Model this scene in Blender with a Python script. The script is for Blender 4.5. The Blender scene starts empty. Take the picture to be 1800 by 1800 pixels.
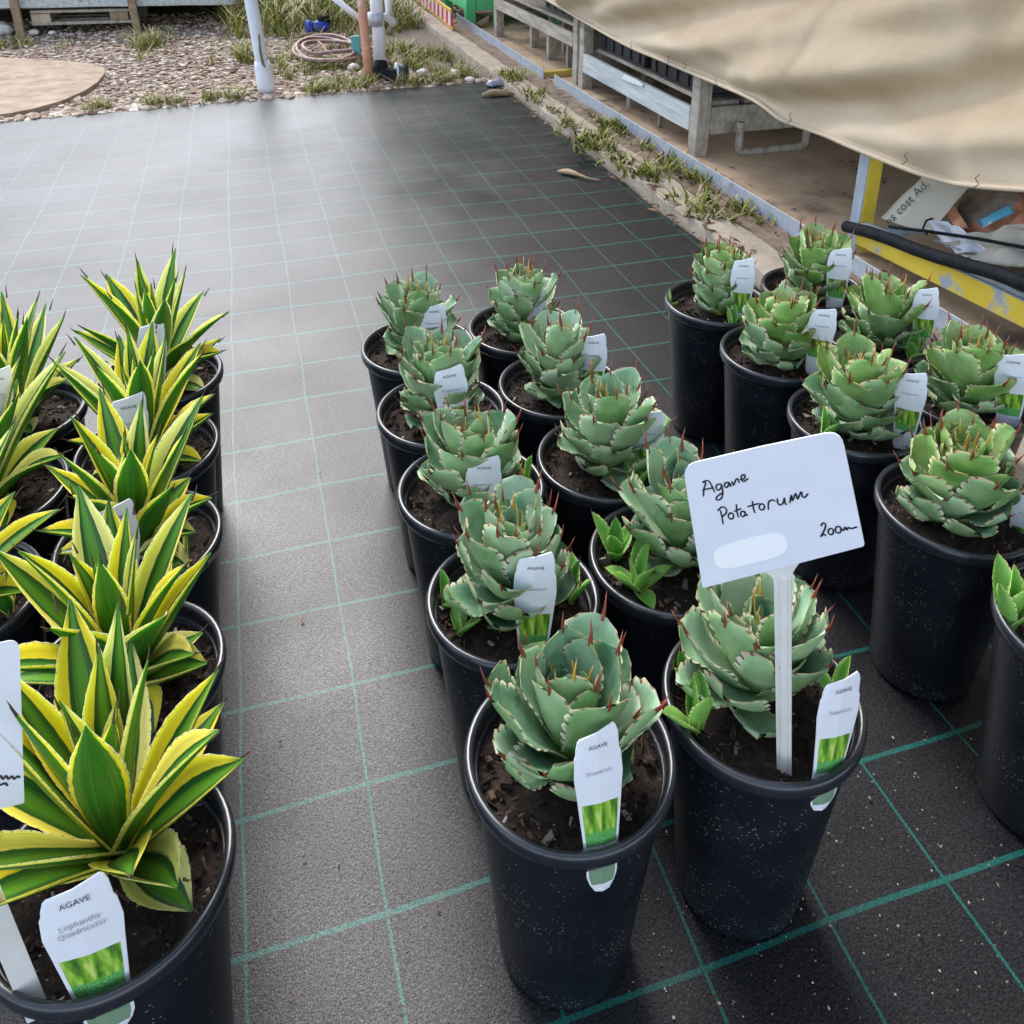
import bpy, bmesh, math, random
import numpy as np
from mathutils import Vector, Matrix, noise as mnoise

S = bpy.context.scene
COL = S.collection
R = math.radians

# ------------------------------------------------------------------ camera, sky, sun, exposure
F_PX, CY_PX, CX_PX = 1555.4, 400.5, 900.0          # measured on the photograph (1800 px wide)
PITCH, YAW, CAM_H = R(21.95), R(16.93), 1.0427
cd = bpy.data.cameras.new('camera')
cam = bpy.data.objects.new('camera', cd)
COL.objects.link(cam)
cam.location = (0, 0, CAM_H)
cam.rotation_euler = (math.pi / 2 - PITCH, 0, -YAW)
cd.sensor_fit = 'HORIZONTAL'
cd.sensor_width = 36
cd.lens = 36 * F_PX / 1800
cd.shift_y = -(900 - CY_PX) / 1800
cd.clip_start = 0.02
cd.clip_end = 500
S.camera = cam

SUN_EL, SUN_AZ = R(48), R(-4)                       # azimuth measured from +Y towards +X
world = bpy.data.worlds.new('World')
S.world = world
world.use_nodes = True
wn = world.node_tree
sky = wn.nodes.new('ShaderNodeTexSky')
sky.sky_type = 'NISHITA'
sky.sun_disc = False
sky.sun_elevation = SUN_EL
sky.sun_rotation = SUN_AZ
sky.air_density = 1.0
sky.dust_density = 1.3
sky.ozone_density = 1.0
wn.nodes['Background'].inputs['Strength'].default_value = 0.15
hsv = wn.nodes.new('ShaderNodeHueSaturation')             # hazy, thinly clouded sky: paler than clear air
hsv.inputs['Saturation'].default_value = 0.66
wn.links.new(sky.outputs[0], hsv.inputs['Color'])
wn.links.new(hsv.outputs[0], wn.nodes['Background'].inputs['Color'])

sd = bpy.data.lights.new('sun', 'SUN')
sd.energy = 1.15
sd.angle = R(30)
sd.color = (1.0, 0.965, 0.92)
sun = bpy.data.objects.new('sun', sd)
COL.objects.link(sun)
sun_dir = Vector((math.sin(SUN_AZ) * math.cos(SUN_EL), math.cos(SUN_AZ) * math.cos(SUN_EL), math.sin(SUN_EL)))
sun.rotation_euler = (-sun_dir).to_track_quat('-Z', 'Y').to_euler()
sun.location = sun_dir * 20

S.view_settings.view_transform = 'Standard'
S.view_settings.look = 'None'
S.view_settings.exposure = 1.72
S.view_settings.gamma = 1.0
S.render.engine = 'CYCLES'
S.cycles.use_denoising = True
S.cycles.max_bounces = 6

# ------------------------------------------------------------------ pixel -> place helpers (photo pixels give directions only)
_c, _s = math.cos(YAW), math.sin(YAW)
FW = np.array([_s * math.cos(PITCH), _c * math.cos(PITCH), -math.sin(PITCH)])
RT = np.array([_c, -_s, 0.0])
UP = np.cross(RT, FW)
CAMP = np.array([0, 0, CAM_H])
def ray(x, y): return FW * F_PX + RT * (x - CX_PX) - UP * (y - CY_PX)
def on_z(x, y, z=0.0):
    d = ray(x, y); return Vector(CAMP + d * ((z - CAM_H) / d[2]))
def on_x(x, y, X):
    d = ray(x, y); return Vector(CAMP + d * (X / d[0]))
def on_y(x, y, Y):
    d = ray(x, y); return Vector(CAMP + d * (Y / d[1]))
def on_plane(x, y, p0, n):
    d = ray(x, y); n = np.array(n); t = (np.array(p0) - CAMP) @ n / (d @ n)
    return Vector(CAMP + d * t)

# ------------------------------------------------------------------ object helpers
def link(o, parent=None):
    COL.objects.link(o)
    if parent is not None: o.parent = parent
    return o
def obj(name, me, mats, parent=None, loc=(0, 0, 0)):
    if not isinstance(mats, (list, tuple)): mats = [mats]
    if len(me.materials) == 0:
        for m in mats: me.materials.append(m)
    o = bpy.data.objects.new(name, me)
    o.location = loc
    return link(o, parent)
def empty(name, loc=(0, 0, 0), rz=0):
    o = bpy.data.objects.new(name, None)
    o.empty_display_size = 0.02
    o.location = loc; o.rotation_euler = (0, 0, rz)
    return link(o)
def tag(o, label=None, cat=None, group=None, kind=None):
    if label: o['label'] = label
    if cat: o['category'] = cat
    if group: o['group'] = group
    if kind: o['kind'] = kind
    return o
def mesh(name, v, f, smooth=False, mi=None, uv=None):
    me = bpy.data.meshes.new(name)
    me.from_pydata([tuple(p) for p in v], [], f)
    if smooth: me.polygons.foreach_set('use_smooth', [True] * len(me.polygons))
    if mi is not None: me.polygons.foreach_set('material_index', mi)
    if uv is not None:
        l = me.uv_layers.new(name='UVMap')
        idx = np.empty(len(me.loops), dtype=np.int32); me.loops.foreach_get('vertex_index', idx)
        l.data.foreach_set('uv', np.asarray(uv, dtype=np.float32)[idx].ravel())
    me.update()
    return me
def bm_mesh(name, bm, smooth=False):
    me = bpy.data.meshes.new(name)
    bmesh.ops.recalc_face_normals(bm, faces=bm.faces)
    bm.to_mesh(me); bm.free()
    if smooth: me.polygons.foreach_set('use_smooth', [True] * len(me.polygons))
    return me
def box_mesh(name, sx, sy, sz, bev=0.003, jitter=0.0, seed=0, cuts=0):
    """box with origin at the centre of its base"""
    bm = bmesh.new()
    bmesh.ops.create_cube(bm, size=1)
    for v in bm.verts: v.co = Vector((v.co.x * sx, v.co.y * sy, (v.co.z + .5) * sz))
    if cuts:
        ax = max(range(3), key=lambda i: (sx, sy, sz)[i])
        es = [e for e in bm.edges if abs((e.verts[0].co - e.verts[1].co)[ax]) > 1e-6]
        bmesh.ops.subdivide_edges(bm, edges=es, cuts=cuts)
    if bev: bmesh.ops.bevel(bm, geom=list(bm.edges), offset=min(bev, .3 * min(sx, sy, sz)), segments=1, affect='EDGES')
    if jitter:
        for v in bm.verts:
            v.co += Vector(mnoise.noise_vector(v.co * 9 + Vector((seed * 3.1, seed, 0)))) * jitter
    return bm_mesh(name, bm)
def lathe(name, prof, n=48, smooth=True):
    v, f = [], []
    for (r, z) in prof:
        for k in range(n):
            a = 2 * math.pi * k / n
            v.append((r * math.cos(a), r * math.sin(a), z))
    for i in range(len(prof) - 1):
        for k in range(n):
            k2 = (k + 1) % n
            f.append((i * n + k, i * n + k2, (i + 1) * n + k2, (i + 1) * n + k))
    return mesh(name, v, f, smooth)
def tube(name, pts, rad, n=10, cap=True, smooth=True):
    pts = [Vector(p) for p in pts]
    if not hasattr(rad, '__len__'): rad = [rad] * len(pts)
    v, f = [], []
    up = Vector((0, 0, 1))
    prev = None
    for i, p in enumerate(pts):
        t = (pts[min(i + 1, len(pts) - 1)] - pts[max(i - 1, 0)]).normalized()
        if prev is None:
            a = t.cross(up) if abs(t.dot(up)) < .95 else t.cross(Vector((1, 0, 0)))
        else:
            a = prev - t * prev.dot(t)
        a.normalize(); b = t.cross(a); prev = a
        for k in range(n):
            an = 2 * math.pi * k / n
            v.append(p + (a * math.cos(an) + b * math.sin(an)) * rad[i])
    for i in range(len(pts) - 1):
        for k in range(n):
            k2 = (k + 1) % n
            f.append((i * n + k, i * n + k2, (i + 1) * n + k2, (i + 1) * n + k))
    if cap:
        f.append(tuple(range(n))[::-1]); f.append(tuple((len(pts) - 1) * n + k for k in range(n)))
    return mesh(name, v, f, smooth)
def beam(name, a, b, w, h, m, parent=None, bev=.003, up=(0, 0, 1), jitter=.0, seed=0):
    """rectangular bar from a to b, w across, h along up"""
    a, b = Vector(a), Vector(b)
    d = b - a; L = d.length; d.normalize()
    u = Vector(up); u = (u - d * u.dot(d)).normalized(); s = d.cross(u)
    me = box_mesh(name, L, w, h, bev, jitter, seed, cuts=6 if jitter else 0)
    mat = Matrix((d, -s, u)).transposed()
    me.transform(mat.to_4x4()); 
    mid = (a + b) / 2
    me.transform(Matrix.Translation(-(u * h / 2)))
    me.transform(Matrix.Translation(mid - (parent.location if parent else mid)))
    return obj(name, me, m, parent, (0, 0, 0) if parent else mid)

# ------------------------------------------------------------------ materials
def new_mat(name):
    m = bpy.data.materials.new(name); m.use_nodes = True
    return m, m.node_tree.nodes, m.node_tree.links, m.node_tree.nodes['Principled BSDF']
def N(nodes, t, **kw):
    n = nodes.new(t)
    for k, v in kw.items():
        if k in n.bl_rna.properties.keys(): setattr(n, k, v)
        else: n.inputs[k].default_value = v
    return n
def ramp(nodes, stops, interp='LINEAR'):
    n = nodes.new('ShaderNodeValToRGB'); n.color_ramp.interpolation = interp
    e = n.color_ramp.elements
    while len(e) < len(stops): e.new(0.5)
    for i, (p, c) in enumerate(stops):
        e[i].position = p; e[i].color = (*c, 1) if len(c) == 3 else c
    return n
def math_n(nodes, links, op, a, b=None, clamp=False):
    n = nodes.new('ShaderNodeMath'); n.operation = op; n.use_clamp = clamp
    for i, x in enumerate((a, b)):
        if x is None: continue
        if isinstance(x, (int, float)): n.inputs[i].default_value = x
        else: links.new(x, n.inputs[i])
    return n.outputs[0]
def mixc(nodes, links, fac, a, b, blend='MIX'):
    n = nodes.new('ShaderNodeMix'); n.data_type = 'RGBA'; n.blend_type = blend
    for i, x in ((0, fac), (6, a), (7, b)):
        if isinstance(x, (int, float)): n.inputs[i].default_value = x
        elif isinstance(x, tuple): n.inputs[i].default_value = (*x, 1)
        else: links.new(x, n.inputs[i])
    return n.outputs[2]
def smooth01(nodes, links, x, lo, hi):
    n = nodes.new('ShaderNodeMapRange'); n.interpolation_type = 'SMOOTHSTEP'
    links.new(x, n.inputs[0]); n.inputs[1].default_value = lo; n.inputs[2].default_value = hi
    return n.outputs[0]
def noisy(name, c1, c2, scale, rough=.7, bump=0., bscale=None, c3=None, spec=.5, stretch=None, detail=6, metal=0., c3pos=(.62, .72)):
    m, nd, ln, b = new_mat(name)
    tc = N(nd, 'ShaderNodeTexCoord')
    src = tc.outputs['Object']
    if stretch:
        mp = N(nd, 'ShaderNodeMapping'); mp.inputs['Scale'].default_value = stretch
        ln.new(src, mp.inputs[0]); src = mp.outputs[0]
    n1 = N(nd, 'ShaderNodeTexNoise', Scale=scale, Detail=detail, Roughness=.65); ln.new(src, n1.inputs['Vector'])
    r = ramp(nd, [(.32, c1), (.68, c2)]); ln.new(n1.outputs[0], r.inputs[0])
    col = r.outputs[0]
    if c3:
        n2 = N(nd, 'ShaderNodeTexNoise', Scale=scale * .37, Detail=5, Roughness=.7); ln.new(src, n2.inputs['Vector'])
        col = mixc(nd, ln, smooth01(nd, ln, n2.outputs[0], *c3pos), col, c3)
    ln.new(col, b.inputs['Base Color'])
    b.inputs['Roughness'].default_value = rough
    b.inputs['Metallic'].default_value = metal
    b.inputs['Specular IOR Level'].default_value = spec
    if bump:
        n3 = N(nd, 'ShaderNodeTexNoise', Scale=bscale or scale * 3, Detail=5); ln.new(src, n3.inputs['Vector'])
        bp = N(nd, 'ShaderNodeBump', Strength=bump, Distance=.004); ln.new(n3.outputs[0], bp.inputs['Height'])
        ln.new(bp.outputs[0], b.inputs['Normal'])
    return m
def plain(name, c, rough=.6, spec=.5, metal=0.):
    m, nd, ln, b = new_mat(name)
    b.inputs['Base Color'].default_value = (*c, 1); b.inputs['Roughness'].default_value = rough
    b.inputs['Specular IOR Level'].default_value = spec; b.inputs['Metallic'].default_value = metal
    return m

GRID_X0, GRID_Y0, CELL = -0.0989, 0.6259, 0.15
def mat_weedmat():
    m, nd, ln, b = new_mat('woven_weed_mat')
    tc = N(nd, 'ShaderNodeTexCoord'); P = tc.outputs['Object']
    wob = N(nd, 'ShaderNodeTexNoise', Scale=2.3, Detail=2); ln.new(P, wob.inputs['Vector'])
    off = N(nd, 'ShaderNodeVectorMath', operation='SUBTRACT'); ln.new(wob.outputs['Color'], off.inputs[0]); off.inputs[1].default_value = (.5, .5, .5)
    sc = N(nd, 'ShaderNodeVectorMath', operation='SCALE'); ln.new(off.outputs[0], sc.inputs[0]); sc.inputs['Scale'].default_value = .022
    ad = N(nd, 'ShaderNodeVectorMath', operation='ADD'); ln.new(P, ad.inputs[0]); ln.new(sc.outputs[0], ad.inputs[1])
    sp = N(nd, 'ShaderNodeSeparateXYZ'); ln.new(ad.outputs[0], sp.inputs[0])
    def line(co, o, half, wav):
        t = math_n(nd, ln, 'SUBTRACT', co, o)
        t = math_n(nd, ln, 'ADD', t, CELL / 2)
        t = math_n(nd, ln, 'FLOORED_MODULO', t, CELL)
        t = math_n(nd, ln, 'SUBTRACT', t, CELL / 2)
        t = math_n(nd, ln, 'ABSOLUTE', t)
        n = N(nd, 'ShaderNodeMapRange'); n.interpolation_type = 'SMOOTHSTEP'
        ln.new(t, n.inputs[0]); n.inputs[1].default_value = half * .75; n.inputs[2].default_value = half * 1.25
        n.inputs[3].default_value = 1; n.inputs[4].default_value = 0
        # the thread dives under the weave
        w = N(nd, 'ShaderNodeTexNoise', Scale=420, Detail=1); ln.new(P, w.inputs['Vector'])
        r = smooth01(nd, ln, w.outputs[0], .32, .5)
        k = math_n(nd, ln, 'ADD', math_n(nd, ln, 'MULTIPLY', r, 1 - wav), wav)
        return math_n(nd, ln, 'MULTIPLY', n.outputs[0], k)
    lx = line(sp.outputs[0], GRID_X0, .0017, .6)
    ly = line(sp.outputs[1], GRID_Y0, .0030, .45)
    lines = math_n(nd, ln, 'MAXIMUM', lx, ly)
    # weave: flat tapes, long over short
    sp0 = N(nd, 'ShaderNodeSeparateXYZ'); ln.new(P, sp0.inputs[0])
    mpw = N(nd, 'ShaderNodeMapping'); mpw.inputs['Scale'].default_value = (760, 300, 1); ln.new(P, mpw.inputs[0])
    wvn = N(nd, 'ShaderNodeTexNoise', Scale=1.0, Detail=1); ln.new(mpw.outputs[0], wvn.inputs['Vector'])
    mpw2 = N(nd, 'ShaderNodeMapping'); mpw2.inputs['Scale'].default_value = (170, 640, 1); ln.new(P, mpw2.inputs[0])
    wvm = N(nd, 'ShaderNodeTexNoise', Scale=1.0, Detail=1); ln.new(mpw2.outputs[0], wvm.inputs['Vector'])
    wv = math_n(nd, ln, 'ADD', math_n(nd, ln, 'MULTIPLY', wvn.outputs[0], 1.2), math_n(nd, ln, 'MULTIPLY', wvm.outputs[0], 1.0))
    grain = N(nd, 'ShaderNodeTexNoise', Scale=560, Detail=3, Roughness=.7); ln.new(P, grain.inputs['Vector'])
    weave = math_n(nd, ln, 'ADD', math_n(nd, ln, 'MULTIPLY', grain.outputs[0], .45), math_n(nd, ln, 'ADD', math_n(nd, ln, 'MULTIPLY', wvn.outputs[0], .30), math_n(nd, ln, 'MULTIPLY', wvm.outputs[0], .25)))
    big = N(nd, 'ShaderNodeTexNoise', Scale=2.2, Detail=5, Roughness=.6); ln.new(P, big.inputs['Vector'])
    dust = N(nd, 'ShaderNodeTexNoise', Scale=6.5, Detail=7, Roughness=.7); ln.new(P, dust.inputs['Vector'])
    speck = N(nd, 'ShaderNodeTexVoronoi', Scale=210); ln.new(P, speck.inputs['Vector'])
    base = ramp(nd, [(.38, (.002, .002, .003)), (.50, (.008, .008, .009)), (.64, (.034, .033, .035))]); ln.new(weave, base.inputs[0])  # lighter grain paints the sparkle of the threads into the base colour
    col = mixc(nd, ln, math_n(nd, ln, 'MULTIPLY', smooth01(nd, ln, dust.outputs[0], .45, .75), .30), base.outputs[0], (.026, .025, .027))
    sk = math_n(nd, ln, 'MULTIPLY', math_n(nd, ln, 'LESS_THAN', speck.outputs['Distance'], .16), smooth01(nd, ln, grain.outputs[0], .55, .62))
    col = mixc(nd, ln, math_n(nd, ln, 'MULTIPLY', sk, .7), col, (.20, .17, .14))
    green = ramp(nd, [(.3, (.004, .060, .050)), (.75, (.016, .15, .12))]); ln.new(grain.outputs[0], green.inputs[0])
    col = mixc(nd, ln, lines, col, green.outputs[0])
    ln.new(col, b.inputs['Base Color'])
    rr = N(nd, 'ShaderNodeMapRange'); ln.new(big.outputs[0], rr.inputs[0])
    rr.inputs[1].default_value = .3; rr.inputs[2].default_value = .7; rr.inputs[3].default_value = .34; rr.inputs[4].default_value = .47
    ln.new(rr.outputs[0], b.inputs['Roughness'])
    sl_ = N(nd, 'ShaderNodeMapRange'); ln.new(weave, sl_.inputs[0])
    sl_.inputs[1].default_value = .40; sl_.inputs[2].default_value = .62; sl_.inputs[3].default_value = .20; sl_.inputs[4].default_value = .57
    ln.new(sl_.outputs[0], b.inputs['Specular IOR Level'])
    h = math_n(nd, ln, 'ADD', math_n(nd, ln, 'MULTIPLY', wv, .35), grain.outputs[0])
    bp = N(nd, 'ShaderNodeBump', Strength=.4, Distance=.0007); ln.new(h, bp.inputs['Height'])
    ln.new(bp.outputs[0], b.inputs['Normal'])
    return m

def uv_edge(nd, ln):
    uv = N(nd, 'ShaderNodeUVMap')
    s = N(nd, 'ShaderNodeSeparateXYZ'); ln.new(uv.outputs[0], s.inputs[0])
    a = math_n(nd, ln, 'MULTIPLY', math_n(nd, ln, 'ABSOLUTE', math_n(nd, ln, 'SUBTRACT', s.outputs[0], .5)), 2)
    return s.outputs[0], s.outputs[1], a

def mat_leaf_blue(name, pale, mid, deep, edge, back=False):
    """broad glaucous leaf with pale toothed margin"""
    m, nd, ln, b = new_mat(name)
    u, v, a = uv_edge(nd, ln)
    tc = N(nd, 'ShaderNodeTexCoord'); oi = N(nd, 'ShaderNodeObjectInfo')
    n1 = N(nd, 'ShaderNodeTexNoise', Scale=38, Detail=5, Roughness=.6); ln.new(tc.outputs['Object'], n1.inputs['Vector'])
    n2 = N(nd, 'ShaderNodeTexNoise', Scale=170, Detail=3); ln.new(tc.outputs['Object'], n2.inputs['Vector'])
    r = ramp(nd, [(.25, deep), (.5, mid), (.75, pale)])
    x = math_n(nd, ln, 'ADD', math_n(nd, ln, 'MULTIPLY', n1.outputs[0], .8), math_n(nd, ln, 'MULTIPLY', oi.outputs['Random'], .38))
    x = math_n(nd, ln, 'SUBTRACT', x, .07)
    ln.new(x, r.inputs[0])
    col = mixc(nd, ln, math_n(nd, ln, 'MULTIPLY', smooth01(nd, ln, n2.outputs[0], .55, .75), .25), r.outputs[0], pale)
    # younger tissue at the leaf base is yellow-green
    col = mixc(nd, ln, math_n(nd, ln, 'MULTIPLY', smooth01(nd, ln, math_n(nd, ln, 'SUBTRACT', 1.0, v), .55, 1.0), .6), col, (.16, .27, .045))
    # pale horny rim, rust coloured near the tip
    rim = smooth01(nd, ln, math_n(nd, ln, 'ADD', a, math_n(nd, ln, 'MULTIPLY', math_n(nd, ln, 'SUBTRACT', n1.outputs[0], .5), .16)), .86, .96)
    rust = smooth01(nd, ln, v, .72, 1.0)
    rimc = mixc(nd, ln, math_n(nd, ln, 'MULTIPLY', rust, .75), edge, (.30, .085, .03))
    col = mixc(nd, ln, rim, col, rimc)
    tooth = math_n(nd, ln, 'GREATER_THAN', math_n(nd, ln, 'SINE', math_n(nd, ln, 'MULTIPLY', v, 2 * math.pi * 9)), .62)
    tooth = math_n(nd, ln, 'MULTIPLY', tooth, math_n(nd, ln, 'MULTIPLY', math_n(nd, ln, 'GREATER_THAN', a, .90), math_n(nd, ln, 'GREATER_THAN', v, .35)))
    col = mixc(nd, ln, math_n(nd, ln, 'MULTIPLY', tooth, .85), col, (.055, .012, .010))
    n3 = N(nd, 'ShaderNodeTexNoise', Scale=70, Detail=6, Roughness=.75); ln.new(tc.outputs['Object'], n3.inputs['Vector'])
    scar = math_n(nd, ln, 'MULTIPLY', smooth01(nd, ln, n3.outputs[0], .56, .66), smooth01(nd, ln, a, .45, .9))
    col = mixc(nd, ln, math_n(nd, ln, 'MULTIPLY', scar, .75), col, (.40, .34, .22))
    ln.new(col, b.inputs['Base Color'])
    b.inputs['Roughness'].default_value = .52
    b.inputs['Specular IOR Level'].default_value = .35
    b.inputs['Subsurface Weight'].default_value = .12
    b.inputs['Subsurface Radius'].default_value = (.4, .8, .3)
    b.inputs['Subsurface Scale'].default_value = .006
    bp = N(nd, 'ShaderNodeBump', Strength=.25, Distance=.002); ln.new(n1.outputs[0], bp.inputs['Height']); ln.new(bp.outputs[0], b.inputs['Normal'])
    return m

def mat_leaf_stripe(name, margin_at, green_a, green_b, back=False):
    """sword leaf: green centre with yellow margins"""
    m, nd, ln, b = new_mat(name)
    u, v, a = uv_edge(nd, ln)
    tc = N(nd, 'ShaderNodeTexCoord'); oi = N(nd, 'ShaderNodeObjectInfo')
    mp = N(nd, 'ShaderNodeMapping'); mp.inputs['Scale'].default_value = (26, 1.2, 1)
    uvn = N(nd, 'ShaderNodeUVMap'); ln.new(uvn.outputs[0], mp.inputs[0])
    va = N(nd, 'ShaderNodeVectorMath', operation='ADD'); ln.new(mp.outputs[0], va.inputs[0])
    cmb = N(nd, 'ShaderNodeCombineXYZ'); ln.new(math_n(nd, ln, 'MULTIPLY', oi.outputs['Random'], 50), cmb.inputs[0]); ln.new(cmb.outputs[0], va.inputs[1])
    st = N(nd, 'ShaderNodeTexNoise', Scale=1.0, Detail=3); ln.new(va.outputs[0], st.inputs['Vector'])
    n1 = N(nd, 'ShaderNodeTexNoise', Scale=60, Detail=4); ln.new(tc.outputs['Object'], n1.inputs['Vector'])
    aa = math_n(nd, ln, 'ADD', a, math_n(nd, ln, 'MULTIPLY', math_n(nd, ln, 'SUBTRACT', st.outputs[0], .5), .16))
    g = mixc(nd, ln, smooth01(nd, ln, math_n(nd, ln, 'ADD', a, math_n(nd, ln, 'MULTIPLY', math_n(nd, ln, 'SUBTRACT', st.outputs[0], .5), .5)), .08, .42), green_b, green_a)
    if back: g = mixc(nd, ln, smooth01(nd, ln, st.outputs[0], .35, .7), green_a, green_b)
    yel = mixc(nd, ln, smooth01(nd, ln, oi.outputs['Random'], .3, .95), (.80, .64, .03), (.74, .70, .22))
    yel = mixc(nd, ln, math_n(nd, ln, 'MULTIPLY', smooth01(nd, ln, st.outputs[0], .58, .66), .45), yel, (.30, .42, .06))
    mg = smooth01(nd, ln, aa, margin_at, margin_at + .05)
    # the margin narrows away at the tip
    mg = math_n(nd, ln, 'MULTIPLY', mg, math_n(nd, ln, 'SUBTRACT', 1.0, smooth01(nd, ln, v, .86, .99)))
    col = mixc(nd, ln, mg, g, yel)
    rim = math_n(nd, ln, 'MULTIPLY', smooth01(nd, ln, a, .93, .985), .55)
    col = mixc(nd, ln, rim, col, (.62, .58, .36))
    tooth = math_n(nd, ln, 'GREATER_THAN', math_n(nd, ln, 'SINE', math_n(nd, ln, 'MULTIPLY', v, 2 * math.pi * 17)), .82)
    tooth = math_n(nd, ln, 'MULTIPLY', tooth, math_n(nd, ln, 'GREATER_THAN', a, .94))
    col = mixc(nd, ln, math_n(nd, ln, 'MULTIPLY', tooth, .7), col, (.16, .06, .02))
    rustn = smooth01(nd, ln, n1.outputs[0], .66, .74)
    col = mixc(nd, ln, math_n(nd, ln, 'MULTIPLY', rustn, .35), col, (.22, .10, .03))
    ln.new(col, b.inputs['Base Color'])
    b.inputs['Roughness'].default_value = .38
    b.inputs['Specular IOR Level'].default_value = .4
    b.inputs['Subsurface Weight'].default_value = .3
    b.inputs['Subsurface Radius'].default_value = (.6, 1.0, .2)
    b.inputs['Subsurface Scale'].default_value = .006
    bp = N(nd, 'ShaderNodeBump', Strength=.12, Distance=.001); ln.new(st.outputs[0], bp.inputs['Height']); ln.new(bp.outputs[0], b.inputs['Normal'])
    return m

def mat_pot():
    m, nd, ln, b = new_mat('black_pot_plastic')
    tc = N(nd, 'ShaderNodeTexCoord')
    sp = N(nd, 'ShaderNodeSeparateXYZ'); ln.new(tc.outputs['Object'], sp.inputs[0])
    v1 = N(nd, 'ShaderNodeTexVoronoi', Scale=230); ln.new(tc.outputs['Object'], v1.inputs['Vector'])
    n1 = N(nd, 'ShaderNodeTexNoise', Scale=14, Detail=5); ln.new(tc.outputs['Object'], n1.inputs['Vector'])
    n2 = N(nd, 'ShaderNodeTexNoise', Scale=90, Detail=2); ln.new(tc.outputs['Object'], n2.inputs['Vector'])
    low = N(nd, 'ShaderNodeMapRange'); ln.new(sp.outputs[2], low.inputs[0])
    low.inputs[1].default_value = .02; low.inputs[2].default_value = .21; low.inputs[3].default_value = .62; low.inputs[4].default_value = .47
    sk = math_n(nd, ln, 'MULTIPLY', math_n(nd, ln, 'LESS_THAN', v1.outputs['Distance'], .20), math_n(nd, ln, 'LESS_THAN', n2.outputs[0], low.outputs[0]))
    sk = math_n(nd, ln, 'MULTIPLY', sk, smooth01(nd, ln, n1.outputs[0], .40, .62))
    base = ramp(nd, [(.3, (.0040, .005, .009)), (.75, (.010, .0115, .017))]); ln.new(n1.outputs[0], base.inputs[0])
    film = math_n(nd, ln, 'MULTIPLY', smooth01(nd, ln, n1.outputs[0], .5, .8), .22)
    col = mixc(nd, ln, film, base.outputs[0], (.03, .028, .028))
    col = mixc(nd, ln, math_n(nd, ln, 'MULTIPLY', sk, .8), col, (.28, .24, .20))
    ln.new(col, b.inputs['Base Color'])
    rr = N(nd, 'ShaderNodeMapRange'); ln.new(n1.outputs[0], rr.inputs[0]); rr.inputs[3].default_value = .28; rr.inputs[4].default_value = .5
    ln.new(rr.outputs[0], b.inputs['Roughness'])
    b.inputs['Specular IOR Level'].default_value = .38
    return m

def mat_picture():
    """the little foliage photograph printed on a plant tag"""
    m, nd, ln, b = new_mat('tag_photo_print')
    uv = N(nd, 'ShaderNodeUVMap')
    mp = N(nd, 'ShaderNodeMapping'); mp.inputs['Scale'].default_value = (5.5, 1.5, 1); mp.inputs['Rotation'].default_value = (0, 0, .25)
    ln.new(uv.outputs[0], mp.inputs[0])
    n = N(nd, 'ShaderNodeTexNoise', Scale=1.0, Detail=3); ln.new(mp.outputs[0], n.inputs['Vector'])
    r = ramp(nd, [(.32, (.05, .10, .02)), (.45, (.12, .33, .02)), (.55, (.33, .55, .06)), (.66, (.60, .68, .18))]); ln.new(n.outputs[0], r.inputs[0])
    s = N(nd, 'ShaderNodeSeparateXYZ'); ln.new(uv.outputs[0], s.inputs[0])
    n2 = N(nd, 'ShaderNodeTexNoise', Scale=28, Detail=2); ln.new(uv.outputs[0], n2.inputs['Vector'])
    g = ramp(nd, [(.35, (.03, .22, .04)), (.65, (.20, .55, .16))]); ln.new(n2.outputs[0], g.inputs[0])
    col = mixc(nd, ln, smooth01(nd, ln, math_n(nd, ln, 'SUBTRACT', 1.0, s.outputs[1]), .62, .72), r.outputs[0], g.outputs[0])
    ln.new(col, b.inputs['Base Color']); b.inputs['Roughness'].default_value = .35
    return m

def mat_soil():
    m, nd, ln, b = new_mat('potting_mix')
    tc = N(nd, 'ShaderNodeTexCoord')
    n1 = N(nd, 'ShaderNodeTexNoise', Scale=120, Detail=6, Roughness=.7); ln.new(tc.outputs['Object'], n1.inputs['Vector'])
    v1 = N(nd, 'ShaderNodeTexVoronoi', Scale=240); ln.new(tc.outputs['Object'], v1.inputs['Vector'])
    r = ramp(nd, [(.3, (.006, .0035, .0025)), (.5, (.021, .0115, .007)), (.7, (.066, .036, .020))]); ln.new(n1.outputs[0], r.inputs[0])
    sk = math_n(nd, ln, 'MULTIPLY', math_n(nd, ln, 'LESS_THAN', v1.outputs['Distance'], .2), math_n(nd, ln, 'GREATER_THAN', n1.outputs[0], .60))
    col = mixc(nd, ln, sk, r.outputs[0], (.42, .38, .32))
    ln.new(col, b.inputs['Base Color']); b.inputs['Roughness'].default_value = .9
    bp = N(nd, 'ShaderNodeBump', Strength=1.0, Distance=.006); ln.new(n1.outputs[0], bp.inputs['Height']); ln.new(bp.outputs[0], b.inputs['Normal'])
    return m

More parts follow.
